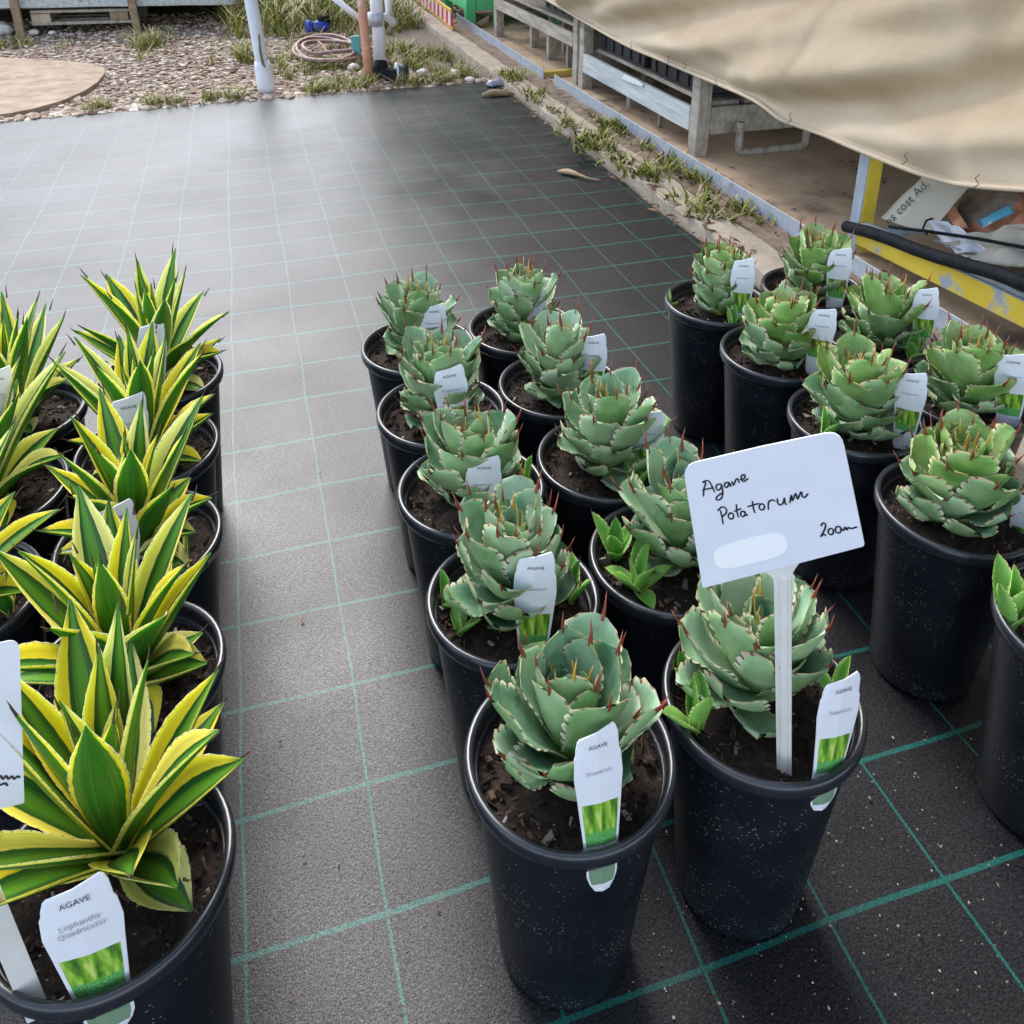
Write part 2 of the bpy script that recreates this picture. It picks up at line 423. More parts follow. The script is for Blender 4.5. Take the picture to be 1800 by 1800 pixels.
def mat_random(name, stops, rough=.8, spec=.3):
    """colour picked per loose piece (per-face random stored in the UV map)"""
    m, nd, ln, b = new_mat(name)
    uv = N(nd, 'ShaderNodeUVMap'); s = N(nd, 'ShaderNodeSeparateXYZ'); ln.new(uv.outputs[0], s.inputs[0])
    r = ramp(nd, stops); ln.new(s.outputs[0], r.inputs[0])
    tc = N(nd, 'ShaderNodeTexCoord'); n = N(nd, 'ShaderNodeTexNoise', Scale=90, Detail=3); ln.new(tc.outputs['Object'], n.inputs['Vector'])
    col = mixc(nd, ln, smooth01(nd, ln, n.outputs[0], .35, .75), r.outputs[0], mixc(nd, ln, .65, r.outputs[0], (.0, .0, .0)))
    ln.new(col, b.inputs['Base Color']); b.inputs['Roughness'].default_value = rough; b.inputs['Specular IOR Level'].default_value = spec
    return m

M = {}
M['mat'] = mat_weedmat()
M['pot'] = mat_pot()
M['rim'] = noisy('black_rim_plastic', (.012, .013, .018), (.024, .026, .033), 30, .27, spec=.6)  # greyer than the pot plastic, colour standing in for highlights along the rim
M['soil'] = mat_soil()
M['chip'] = mat_random('bark_chips', [(0, (.008, .005, .004)), (.45, (.030, .015, .009)), (.75, (.085, .045, .024)), (.93, (.19, .12, .07)), (1, (.5, .46, .4))], .9)
PALE_EDGE = (.56, .53, .34)
M['blue_in'] = mat_leaf_blue('glaucous_leaf_face', (.37, .50, .35), (.23, .38, .225), (.07, .18, .095), PALE_EDGE)
M['blue_out'] = mat_leaf_blue('glaucous_leaf_back', (.37, .49, .29), (.24, .38, .165), (.13, .25, .08), PALE_EDGE)
M['fresh_in'] = mat_leaf_blue('fresh_leaf_face', (.39, .52, .25), (.24, .385, .125), (.08, .19, .05), (.58, .55, .28))
M['fresh_out'] = mat_leaf_blue('fresh_leaf_back', (.35, .49, .21), (.21, .365, .09), (.11, .24, .045), (.56, .53, .26))
M['pup'] = mat_leaf_blue('offset_leaf', (.25, .46, .10), (.15, .36, .06), (.07, .22, .035), (.46, .52, .12))
M['stripe_in'] = mat_leaf_stripe('striped_leaf_face', .46, (.013, .085, .016), (.095, .27, .018))
M['stripe_out'] = mat_leaf_stripe('striped_leaf_back', .80, (.022, .13, .012), (.055, .22, .014), True)
M['spine'] = noisy('leaf_spine_red', (.14, .022, .012), (.30, .055, .022), 60, .45)
M['spine_y'] = noisy('leaf_spine_amber', (.42, .20, .02), (.55, .34, .04), 60, .45)
M['spine_dark'] = noisy('leaf_spine_dark', (.035, .016, .012), (.10, .05, .03), 60, .5)
M['white'] = noisy('tag_white_plastic', (.76, .76, .80), (.82, .82, .85), 30, .38)
M['sign'] = noisy('sign_white_plastic', (.72, .73, .80), (.80, .80, .86), 12, .32)
M['stem'] = noisy('sign_stem_plastic', (.66, .62, .56), (.76, .73, .69), 25, .4)
M['blank_patch'] = plain('blank_white_patch', (.93, .93, .92), .5)
M['ink'] = plain('black_ink', (.012, .012, .02), .5)
M['ink_soft'] = plain('faded_print', (.30, .29, .32), .6)
M['picture'] = mat_picture()
M['tagtip'] = noisy('tag_tip_green', (.16, .26, .16), (.22, .33, .21), 60, .4)
M['gravel_base'] = noisy('gravel_bed', (.10, .075, .055), (.26, .20, .16), 60, .95, .6, 90, (.15, .13, .04), detail=8)
M['stone'] = mat_random('gravel_stones', [(0, (.16, .10, .06)), (.3, (.34, .235, .165)), (.6, (.50, .385, .295)), (.85, (.60, .50, .41)), (1, (.72, .66, .58))], .85)
M['slab'] = noisy('brown_concrete_slab', (.20, .14, .095), (.37, .275, .19), 9, .88, .5, 60, (.15, .11, .08), c3pos=(.55, .72))
M['kerb'] = noisy('kerb_concrete', (.30, .24, .17), (.46, .39, .30), 12, .9, .5, 70, (.14, .11, .07))
M['dirt'] = noisy('dirt_strip', (.13, .085, .055), (.30, .22, .15), 22, .95, .7, 90, (.07, .05, .03))
M['floor'] = noisy('stained_concrete_floor', (.40, .265, .155), (.66, .47, .29), 3.2, .8, .3, 50, (.075, .05, .035), c3pos=(.48, .66))
M['galv'] = noisy('galvanised_steel', (.36, .41, .47), (.52, .57, .63), 18, .42, .1, 60, (.28, .30, .32), metal=.35)
M['timber'] = noisy('weathered_grey_timber', (.24, .205, .16), (.50, .44, .36), 40, .88, .7, 90, (.14, .115, .085), stretch=(1, .10, .6), c3pos=(.54, .70))
M['timber_blue'] = noisy('pale_painted_timber', (.36, .39, .38), (.62, .64, .61), 40, .82, .6, 90, (.22, .21, .18), stretch=(1, .07, 1), c3pos=(.54, .68))
M['timber_warm'] = noisy('raw_brown_timber', (.20, .14, .08), (.36, .26, .15), 26, .85, .4, 60, (.10, .07, .04))
M['yellow_paint'] = noisy('chipped_yellow_paint', (.66, .46, .03), (.76, .56, .05), 12, .55, .2, 60, (.34, .38, .42), c3pos=(.53, .60))
M['yellow_old'] = noisy('old_yellow_paint', (.45, .30, .06), (.55, .40, .10), 14, .7, .2, 60, (.25, .2, .12))
M['grey_steel'] = noisy('grey_blue_steel', (.26, .30, .35), (.40, .45, .50), 14, .5, .15, 60, (.50, .38, .06), c3pos=(.66, .74))
M['rubber'] = noisy('black_foam_tube', (.006, .007, .009), (.016, .018, .022), 40, .7, .3, 120, spec=.12)
M['black_plastic'] = noisy('black_crate_plastic', (.006, .007, .010), (.014, .015, .018), 20, .5)
M['pvc'] = noisy('white_pvc', (.66, .68, .74), (.78, .80, .84), 9, .4, .1, 50, (.45, .46, .45), c3pos=(.6, .75))
M['salmon'] = noisy('salmon_paint', (.58, .24, .16), (.68, .34, .24), 12, .6, .2, 60, (.70, .62, .56), c3pos=(.5, .6))
M['green_paint'] = noisy('green_paint', (.07, .46, .15), (.12, .56, .22), 10, .55, .15, 40, (.20, .58, .28))
M['hose'] = noisy('faded_hose', (.16, .08, .07), (.34, .22, .20), 20, .6)
M['blue'] = plain('blue_plastic', (.02, .06, .42), .4)
M['teal'] = plain('teal_plastic', (.10, .34, .36), .5)
M['grass'] = mat_random('grass_blades', [(0, (.08, .11, .015)), (.3, (.19, .23, .025)), (.6, (.33, .35, .05)), (.8, (.42, .35, .13)), (1, (.50, .40, .22))], .6)
M['litter'] = mat_random('leaf_litter', [(0, (.05, .025, .015)), (.4, (.14, .07, .035)), (.7, (.28, .16, .09)), (1, (.42, .31, .2))], .8)

def mat_tarp():
    m, nd, ln, b = new_mat('beige_shade_cloth')
    tc = N(nd, 'ShaderNodeTexCoord'); uv = N(nd, 'ShaderNodeUVMap')
    s = N(nd, 'ShaderNodeSeparateXYZ'); ln.new(uv.outputs[0], s.inputs[0])
    so_ = N(nd, 'ShaderNodeSeparateXYZ'); ln.new(tc.outputs['Object'], so_.inputs[0])
    wv = math_n(nd, ln, 'SINE', math_n(nd, ln, 'MULTIPLY', math_n(nd, ln, 'ADD', so_.outputs[1], math_n(nd, ln, 'MULTIPLY', so_.outputs[2], 1.5)), 2 * math.pi / .0105))
    n1 = N(nd, 'ShaderNodeTexNoise', Scale=3, Detail=6, Roughness=.6); ln.new(tc.outputs['Object'], n1.inputs['Vector'])
    r = ramp(nd, [(.3, (.41, .30, .185)), (.7, (.55, .43, .29))]); ln.new(n1.outputs[0], r.inputs[0])
    col = mixc(nd, ln, math_n(nd, ln, 'MULTIPLY', smooth01(nd, ln, wv, -.2, .9), .16), r.outputs[0], (.30, .23, .15))
    hem = smooth01(nd, ln, math_n(nd, ln, 'SUBTRACT', 1.0, s.outputs[1]), .945, .965)
    col = mixc(nd, ln, math_n(nd, ln, 'MULTIPLY', hem, .45), col, (.62, .52, .39))
    ln.new(col, b.inputs['Base Color']); b.inputs['Roughness'].default_value = .85; b.inputs['Specular IOR Level'].default_value = .2
    bp = N(nd, 'ShaderNodeBump', Strength=.12, Distance=.002); ln.new(wv, bp.inputs['Height']); ln.new(bp.outputs[0], b.inputs['Normal'])
    return m
M['tarp'] = mat_tarp()

rng = random.Random(7)

# ================================================================== THE SETTING
# gravel ground to the horizon
g = mesh('ground', [(-80, -20, 0), (80, -20, 0), (80, 120, 0), (-80, 120, 0)], [(0, 1, 2, 3)])
tag(obj('ground', g, M['gravel_base'], None, (0, 0, -.012)), kind='structure')

# woven weed mat: a wrinkled sheet
FAR = lambda x: 4.455 + .068 * x
def mat_z(x, y):
    z = .0022 * mnoise.noise(Vector((x * 2.1, y * 1.7, 0))) + .0012 * mnoise.noise(Vector((x * 7, y * 5, 3)))
    z += .006 * max(0, mnoise.noise(Vector((x * 1.3, y * 1.1, 9)))) * min(1, max(0, (y - 1.6) / 1.0))
    return z - .004
nx, ny = 150, 170
v, f = [], []
for j in range(ny + 1):
    for i in range(nx + 1):
        s, t = i / nx, j / ny
        x = -4.0 + s * 5.27
        y = -1.2 + t * (FAR(x) + 1.2)
        if i == nx: x += .012 * mnoise.noise(Vector((0, y * 3, 1)))
        if j == ny: y += .015 * mnoise.noise(Vector((x * 3, 0, 5)))
        v.append((x, y, mat_z(x, y)))
for j in range(ny):
    for i in range(nx):
        a = j * (nx + 1) + i
        f.append((a, a + 1, a + nx + 2, a + nx + 1))
tag(obj('weed_mat', mesh('weed_mat', v, f, True), M['mat']), kind='structure')

# concrete kerb, dirt strip, shed floor
def strip_mesh(name, x0, x1, y0, y1, z, n, amp, seed, depth=.12):
    v, f = [], []
    m_ = 5
    for j in range(n + 1):
        y = y0 + (y1 - y0) * j / n
        for i in range(m_):
            s = [0, .04, .5, .96, 1][i]
            zz = z + (0 if 0 < i < m_ - 1 else -.010) + amp * mnoise.noise(Vector((s * 3 + seed, y * 7, seed)))
            x = x0 + (x1 - x0) * s + amp * .9 * mnoise.noise(Vector((seed, y * 5, i)))
            v.append((x, y, zz))
        v.append((x1, y, z - depth)); v.append((x0, y, z - depth))
    w = m_ + 2
    for j in range(n):
        for i in range(w):
            i2 = (i + 1) % w
            f.append((j * w + i, j * w + i2, (j + 1) * w + i2, (j + 1) * w + i))
    return mesh(name, v, f)
tag(obj('kerb', strip_mesh('kerb', 1.285, 1.40, -1.2, 8.5, .040, 200, .007, 3), M['kerb']), kind='structure')
tag(obj('dirt_strip', strip_mesh('dirt_strip', 1.402, 1.53, -1.2, 8.5, .028, 200, .008, 11), M['dirt']), kind='structure')
fl = mesh('shed_floor', [(1.532, -1.2, 0), (6, -1.2, 0), (6, 9, 0), (1.532, 9, 0)], [(0, 1, 2, 3)])
tag(obj('shed_floor', fl, M['floor'], None, (0, 0, .016)), kind='structure')

# brown concrete slab with a rounded end
pts = [on_z(*p) for p in [(185, 132), (183, 122), (160, 115), (120, 111), (60, 107), (0, 104)]]
pts += [Vector((-3.2, 6.6, 0)), Vector((-3.4, 4.35, 0)), Vector((-1.6, 4.36, 0))]
pts += [on_z(*p) for p in [(20, 203), (60, 195), (110, 181), (150, 163), (172, 148)]]
bm = bmesh.new()
vs = [bm.verts.new((p.x, p.y, -.02)) for p in pts]
fc = bm.faces.new(vs)
ex = bmesh.ops.extrude_face_region(bm, geom=[fc])
for q in ex['geom']:
    if isinstance(q, bmesh.types.BMVert): q.co.z = .012
tag(obj('concrete_path', bm_mesh('concrete_path', bm), M['slab']), kind='structure')

# loose stones of the gravel: one uncountable mass
def stones(name, n, region, size, seed, mat_key, zf=lambda x, y: -.012, flat=.6, label=None, cat=None, kind='stuff', parent=None):
    rg = random.Random(seed)
    bm = bmesh.new(); bmesh.ops.create_icosphere(bm, subdivisions=1, radius=1)
    bv = np.array([w.co[:] for w in bm.verts]); bf = [[w.index for w in q.verts] for q in bm.faces]; bm.free()
    V, Fc, U = [], [], []
    for k in range(n):
        p = region(rg)
        if p is None: continue
        sz = size(rg)
        sc = np.array([sz * rg.uniform(.7, 1.3), sz * rg.uniform(.7, 1.3), sz * flat * rg.uniform(.6, 1.2)])
        a = rg.uniform(0, 6.28)
        q = bv * (1 + np.array([[rg.uniform(-.2, .2)] for _ in bv])) * sc
        q = np.stack([q[:, 0] * math.cos(a) - q[:, 1] * math.sin(a), q[:, 0] * math.sin(a) + q[:, 1] * math.cos(a), q[:, 2]], 1)
        q += np.array([p[0], p[1], zf(*p) + sc[2] * .4])
        b0 = len(V)
        V.extend(q.tolist()); Fc.extend([[i + b0 for i in t] for t in bf]); U.extend([(rg.random(), 0)] * len(bv))
    o = obj(name, mesh(name, V, Fc, False, None, U), M[mat_key], parent)
    if label: tag(o, label, cat, kind=kind)
    elif kind: tag(o, kind=kind)
    return o
def slab_hit(x, y): return x < -.74 and 4.45 + .1 * (x + 1) < y < 5.75 - .25 * (x + .9) and not (x > -.9 and (y > 5.5 or y < 4.8))
def gravel_region(rg):
    y = FAR(0) + .02 + (rg.random() ** 1.6) * 3.2
    x = rg.uniform(-1.9 - .2 * (y - 4), .75)
    if rg.random() < .45 and x > .15: return None
    if slab_hit(x, y) and rg.random() < .985: return None
    if y < FAR(x) + .015: return None
    return x, y
stones('gravel', 15000, gravel_region, lambda rg: .007 + .014 * rg.random() ** 2, 21, 'stone', label='pale pinkish loose gravel beyond the weed mat', cat='gravel')
def edge_region(rg):
    x = rg.uniform(-1.4, 1.26); return x, FAR(x) + rg.uniform(-.005, .07)
stones('edge_stones', 420, edge_region, lambda rg: .012 + .020 * rg.random(), 5, 'stone', label='pale stones heaped along the far edge of the mat', cat='stones')

# grass and weeds
def blades(name, spots, seed, label, cat, hgt, wid=.006, kind='stuff'):
    rg = random.Random(seed); V, Fc, U = [], [], []
    for (x, y, z) in spots:
        for _ in range(rg.randint(5, 11)):
            a = rg.uniform(0, 6.28); h = hgt * rg.uniform(.4, 1.25); w = wid * rg.uniform(.6, 1.3)
            lean = rg.uniform(.3, 1.7) * h
            bx, by = x + rg.gauss(0, .016), y + rg.gauss(0, .016)
            dx, dy = math.cos(a), math.sin(a); c = rg.random()
            b0 = len(V)
            for t in (0, .5, 1):
                ww = w * (1 - .8 * t)
                px, py = bx + dx * lean * t * t, by + dy * lean * t * t
                V.append((px - dy * ww, py + dx * ww, z + h * t)); V.append((px + dy * ww, py - dx * ww, z + h * t))
                U += [(c, 0)] * 2
            Fc += [(b0, b0 + 1, b0 + 3, b0 + 2), (b0 + 2, b0 + 3, b0 + 5, b0 + 4)]
    return tag(obj(name, mesh(name, V, Fc, False, None, U), M['grass']), label, cat, kind=kind)
def around(px, r, n, rg, z=-.012):
    c = on_z(*px)
    return [(c.x + rg.gauss(0, r), c.y + rg.gauss(0, r * 1.6), z) for _ in range(n)]
rg = random.Random(3)
blades('grass_tuft', around((265, 78), .05, 26, rg), 31, 'bright green grass tuft growing in the gravel by the timber stake', 'grass', .10, .004)
blades('grass_tuft', around((432, 105), .05, 22, rg), 32, 'yellow green grass tuft at the side of the leaning white post', 'grass', .11, .004)
blades('grass_tuft', around((15, 78), .10, 20, rg), 33, 'low green grass patch by the white rock', 'grass', .05)
sp = []
for _ in range(650):
    x = rg.uniform(.12, 1.24); y = FAR(x) + .03 + rg.random() ** 1.5 * 2.6
    if mnoise.noise(Vector((x * 3.2, y * 2.4, 7))) > -.12: sp.append((x, y, -.012))
for _ in range(240):
    x = rg.uniform(-1.0, .9); y = FAR(x) + rg.uniform(.02, .12)
    if mnoise.noise(Vector((x * 4, 0, 2))) > .05: sp.append((x, y, -.012))
for _ in range(160):
    x = rg.uniform(-1.2, .6); y = rg.uniform(5.6, 6.9)
    if mnoise.noise(Vector((x * 3, y * 2, 4))) > .22: sp.append((x, y, -.012))
blades('weeds', sp, 34, 'rough weeds and grass growing beyond the weed mat among pipes', 'weeds', .060, .004)
sp = []
for _ in range(420):
    y = rg.uniform(6.3, 9.2); x = rg.uniform(-.1, 1.28); sp.append((x, y, -.012))
blades('tall_grass', sp, 36, 'taller dry grass standing behind the coiled hose', 'grass', .22, .006)
sp = []
for _ in range(52):
    y = rg.gauss(3.2, .26); sp.append((1.305 + rg.gauss(0, .035) , y, .03))
for yy, n in ((2.75, 12), (2.45, 5), (2.28, 10), (3.95, 8), (4.4, 16)):
    for _ in range(n): sp.append((1.34 + rg.gauss(0, .03), yy + rg.gauss(0, .06), .03))
for _ in range(34): sp.append((1.48 + rg.gauss(0, .015), rg.uniform(2.2, 3.6), .024))
blades('kerb_weeds', sp, 35, 'green weeds and runners creeping over the concrete kerb', 'weeds', .042, .007)

# leaf litter along the kerb and scraps on the mat
def flakes(name, spots, seed, label, cat, size):
    rg = random.Random(seed); V, Fc, U = [], [], []
    for (x, y, z) in spots:
        a = rg.uniform(0, 6.28); L = size * rg.uniform(.5, 1.5); w = L * rg.uniform(.2, .45); c = rg.random()
        d = Vector((math.cos(a), math.sin(a), 0)); n = Vector((-d.y, d.x, 0)); p = Vector((x, y, z)); t = rg.uniform(-.4, .6) * L
        b0 = len(V)
        V += [p - d * L, p - n * w + Vector((0, 0, abs(t) * .5)), p + d * L + Vector((0, 0, max(0, t))), p + n * w + Vector((0, 0, abs(t) * .3))]
        U += [(c, 0)] * 4; Fc.append((b0, b0 + 1, b0 + 2, b0 + 3))
    return tag(obj(name, mesh(name, V, Fc, False, None, U), M['litter']), label, cat, kind='stuff')
sp = []
for _ in range(330):
    y = rg.uniform(2.0, 4.6); x = 1.285 + rg.gauss(0, .022); sp.append((x, y, .006 if x < 1.28 else .042))
for _ in range(70):
    y = rg.uniform(2.1, 4.3); sp.append((1.47 + rg.gauss(0, .03), y, .036))
for _ in range(70):
    y = rg.uniform(1.6, 4.0); sp.append((rg.uniform(1.6, 2.2), y, .020))
flakes('leaf_litter', sp, 8, 'dry brown leaf litter lying along the kerb edge', 'leaf litter', .016)
sp = [(*on_z(rg.uniform(430, 850), rg.uniform(420, 1780))[:2], .0015) for _ in range(26)] + [(*on_z(rg.uniform(1150, 1800), rg.uniform(1250, 1790))[:2], .0015) for _ in range(26)]
flakes('mat_scraps', sp, 9, 'tiny dark scraps scattered on the woven mat', 'scraps', .0035)
def sand_region(rg_):
    p = on_z(rg_.uniform(1100, 1780), rg_.uniform(1280, 1790)); return p.x, p.y
stones('spilled_grit', 260, sand_region, lambda rg_: .0006 + .0012 * rg_.random() ** 2, 77, 'stone', zf=lambda x, y: -.0015, label='fine pale grit spilled on the mat round the pots', cat='grit')
# one long dry leaf on the mat by the kerb
a, b_ = on_z(980, 303), on_z(1058, 318)
tube_pts = [a.lerp(b_, t) + Vector((0, .012 * math.sin(t * 7), .008 + .006 * math.sin(t * 5))) for t in np.linspace(0, 1, 9)]
me = tube('dry_leaf', [p - a for p in tube_pts], [.003, .012, .017, .014, .008, .005, .004, .004, .002], 6)
me.transform(Matrix.Diagonal((1, 1, .6, 1)))
tag(obj('dry_leaf', me, noisy('dry_leaf_tan', (.28, .18, .10), (.42, .30, .18), 30, .8), None, a), 'long curled tan dry leaf lying on the mat by the kerb', 'leaf')

# ================================================================== POTTED AGAVES
POT_H, POT_R, POT_B = .278, .0995, .0655
SOIL_Z = .252
pot_me = lathe('pot', [(0.0, .003), (POT_B - .004, .003), (POT_B, .0), (POT_B + .002, .004), (.0785, .130), (.0905, .254), (.0905, .262), (.0868, .262), (.0850, .235), (.074, .10), (.0, .10)], 56)
rim_me = lathe('rim', [(.0908, .2570), (.0950, .2575), (.0962, .2600), (.0980, .2610), (.0992, .2650), (POT_R, .2725), (.0983, .2768), (.0960, POT_H), (.0925, .2775), (.0905, .2740), (.0895, .262), (.0885, .248)], 56)
def soil_mesh(seed):
    v, f = [(0, 0, 0.004)], []
    nr, na = 9, 30
    for i in range(1, nr + 1):
        r_ = .0895 * i / nr
        for k in range(na):
            a = 2 * math.pi * k / na
            p = Vector((r_ * math.cos(a), r_ * math.sin(a), 0))
            z = .0045 * mnoise.noise(p * 60 + Vector((seed, 0, 0))) + .006 * mnoise.noise(p * 22 + Vector((0, seed, 0)))
            v.append((p.x, p.y, z))
    for k in range(na): f.append((0, 1 + k, 1 + (k + 1) % na))
    for i in range(nr - 1):
        for k in range(na):
            a, b = 1 + i * na + k, 1 + i * na + (k + 1) % na
            f.append((a, a + na, b + na, b))
    return mesh('soil', v, f, True)
soil_mes = [soil_mesh(s) for s in range(4)]
def chip_mesh(seed):
    rg = random.Random(seed); V, Fc, U = [], [], []
    cube = np.array([(x, y, z) for x in (-1, 1) for y in (-1, 1) for z in (-1, 1)], float)
    cf = [(0, 1, 3, 2), (4, 6, 7, 5), (0, 4, 5, 1), (2, 3, 7, 6), (0, 2, 6, 4), (1, 5, 7, 3)]
    for _ in range(560):
        r_ = .088 * math.sqrt(rg.random()); a = rg.uniform(0, 6.28)
        big = rg.random() ** 5
        L = .0009 + .0050 * big; w = L * rg.uniform(.14, .5); h = L * rg.uniform(.2, .5)
        q = cube * np.array([L, w, h]) * (1 + np.array([[rg.uniform(-.3, .3)] * 3 for _ in range(8)]))
        e = Matrix.Rotation(rg.uniform(0, 6.28), 3, 'Z') @ Matrix.Rotation(rg.uniform(-.7, .7), 3, 'X') @ Matrix.Rotation(rg.uniform(-.7, .7), 3, 'Y')
        q = q @ np.array(e).T + np.array([r_ * math.cos(a), r_ * math.sin(a), .002 + rg.uniform(0, .004)])
        b0 = len(V); V.extend(q.tolist()); Fc.extend([[i + b0 for i in t] for t in cf]); U.extend([(rg.random() * (1 if rg.random() < .93 else .3) if rg.random() > .02 else 1.0, 0)] * 8)
    return mesh('bark_chips', V, Fc, False, None, U)
chip_mes = [chip_mesh(s) for s in range(3)]

ZS = 1.42      # the plants in the picture stand taller than wide
def interp(tab, t):
    for (a, x), (b, y) in zip(tab, tab[1:]):
        if t <= b:
            s = (t - a) / (b - a); s = s * s * (3 - 2 * s) if False else s
            return x + (y - x) * s
    return tab[-1][1]
W_BROAD = [(0, .42), (.2, .60), (.4, .86), (.55, .98), (.66, 1.0), (.78, .97), (.87, .87), (.94, .66), (1, .18)]
W_SWORD = [(0, .60), (.12, .62), (.3, .85), (.45, 1.0), (.6, .95), (.75, .70), (.87, .38), (.95, .16), (1, .03)]
W_PUP = [(0, .55), (.3, .9), (.5, 1.0), (.7, .85), (.88, .45), (1, .04)]
def leaf(prof, L, W, e0, curl, cup, thick, az, base, rg, nt, nu, spine, teeth, wav=0., twist=0., zs=None, side=0.):
    """vertices relative to the leaf base; adaxial = slot 0, abaxial = slot 1, spine = slot 2"""
    zs = ZS if zs is None else zs
    ts = [i / nt for i in range(nt + 1)]
    P = [Vector((0, 0, 0))]; E = []
    for i in range(nt + 1):
        E.append(e0 + curl * ts[i] ** 1.3)
        if i: P.append(P[-1] + Vector((math.cos(E[i]), 0, math.sin(E[i]))) * (L / nt))
    ph = rg.uniform(0, 6.28)
    V, U, Fc, MI = [], [], [], []
    ca, sa = math.cos(az), math.sin(az)
    def put(p): V.append((p.x * ca - p.y * sa, p.x * sa + p.y * ca, p.z * zs))
    for sgn in (1, -1):
        for i, t in enumerate(ts):
            w = W * .5 * interp(prof, t)
            if teeth and .3 < t < .97: w *= 1 + teeth * (1 if i % 2 else -1)
            nrm = Vector((-math.sin(E[i]), 0, math.cos(E[i])))
            th = thick * (1 - .75 * t)
            for j in range(nu + 1):
                u = 2 * j / nu - 1
                au = abs(u)
                y = u * w + side * L * t * t
                lift = cup * w * (u * u) + wav * W * math.sin(t * 9 + ph + (2 if u > 0 else 0)) * au ** 2 * t
                off = th * .5 * (1 - au ** 3) * (1 if sgn > 0 else -1.25)
                p = P[i] + Vector((0, y, 0)) + nrm * (lift + off) + nrm * (twist * u * w * t)
                put(p); U.append((j / nu, t))
    n1 = (nt + 1) * (nu + 1)
    for sgn in (0, 1):
        for i in range(nt):
            for j in range(nu):
                a = sgn * n1 + i * (nu + 1) + j
                q = (a, a + 1, a + nu + 2, a + nu + 1)
                Fc.append(q[::-1] if sgn == 0 else q); MI.append(sgn)
    # bridge along the margin
    for i in range(nt):
        for j in (0, nu):
            a = i * (nu + 1) + j; b = a + nu + 1
            Fc.append((a, b, b + n1, a + n1)); MI.append(1)
    if spine:
        tip = P[-1]; t_ = Vector((math.cos(E[-1]), 0, math.sin(E[-1]))); nrm = Vector((-math.sin(E[-1]), 0, math.cos(E[-1])))
        r0 = spine * .11; b0 = len(V); k_ = 5
        start = P[-2].lerp(P[-1], .2) + nrm * (cup * W * .0)
        for k in range(k_):
            an = 2 * math.pi * k / k_
            put(start + (Vector((0, 1, 0)) * math.cos(an) + nrm * math.sin(an)) * r0 * 1.2); U.append((.5, 1))
        mid = tip + t_ * spine * .35
        for k in range(k_):
            an = 2 * math.pi * k / k_
            put(mid + (Vector((0, 1, 0)) * math.cos(an) + nrm * math.sin(an)) * r0 * .62); U.append((.5, 1))
        put(tip + t_ * spine + Vector((0, rg.uniform(-.15, .15) * spine, 0)) + nrm * spine * rg.uniform(-.05, .2)); U.append((.5, 1))
        for k in range(k_):
            k2 = (k + 1) % k_
            Fc.append((b0 + k, b0 + k2, b0 + k_ + k2, b0 + k_ + k)); MI.append(2)
            Fc.append((b0 + k_ + k, b0 + k_ + k2, b0 + 2 * k_)); MI.append(2)
    return mesh('leaf', V, Fc, True, MI, U)

def core_mesh(r_, h):
    return lathe('rosette', [(r_ * .7, -.02), (r_, 0), (r_ * .9, h * .5), (r_ * .4, h * .9), (.001, h)], 10)

def add_leaf(me, mats, parent, loc):
    return obj('leaf', me, mats, parent, loc)

def rosette_broad(parent, seed, L=.086, W=.060, n=36, top=.050, detail=1, fresh=False, rot=0., open_=1.0, tilt=(0, 0), avoid=()):
    rg = random.Random(seed)
    core = obj('rosette', core_mesh(.016, top * ZS), M['pup'], parent, (tilt[0], tilt[1], SOIL_Z - .002))
    nt, nu = (20, 8) if detail > 1 else (13, 6)
    inn, out = ('fresh_in', 'fresh_out') if fresh else ('blue_in', 'blue_out')
    for k in range(n):
        q = k / (n - 1)
        az = rot + k * 2.39996 + rg.uniform(-.16, .16)
        e0 = R(86 - (82 * q ** .80) * open_ + rg.uniform(-6, 6))
        curl = R(rg.uniform(6, 20) + 16 * q)
        if q < .12: curl = R(rg.uniform(-4, 4))
        ln_ = L * (.50 + .50 * min(1, q * 2.6)) * (1 - .30 * max(0, (q - .62) / .38)) * rg.uniform(.82, 1.14)
        wd = W * (.42 + .58 * min(1, q * 2.4)) * (1 - .16 * max(0, (q - .7) / .3)) * rg.uniform(.9, 1.1)
        for av in avoid:
            dv = (az - av + math.pi) % (2 * math.pi) - math.pi
            if q > .55 and abs(dv) < .34: az += math.copysign(.34 - abs(dv) + .1, dv); e0 += R(12)
        r0 = .004 + .011 * q
        z0 = top * (1 - q) ** .9
        sp = (.014 + .010 * rg.random()) * (1 - .4 * q) * (.75 if q < .16 else 1)
        me = leaf(W_BROAD, ln_, wd, e0, curl, .34 + .22 * rg.random() - .12 * q, .0075, az, None, rg, nt, nu, sp, .042, wav=.05 + .06 * q, twist=rg.uniform(-.12, .12), side=rg.uniform(-.05, .05))
        if q < .16: sm = 'spine_y'
        elif q > .82: sm = 'spine_dark'
        else: sm = 'spine'
        mi_, mo_ = (inn, out) if not (fresh and q > .5 + .2 * rg.random()) else ('blue_in', 'blue_out')
        add_leaf(me, [M[mi_], M[mo_], M[sm]], core, (r0 * math.cos(az), r0 * math.sin(az), z0 * ZS + .002))
    return core

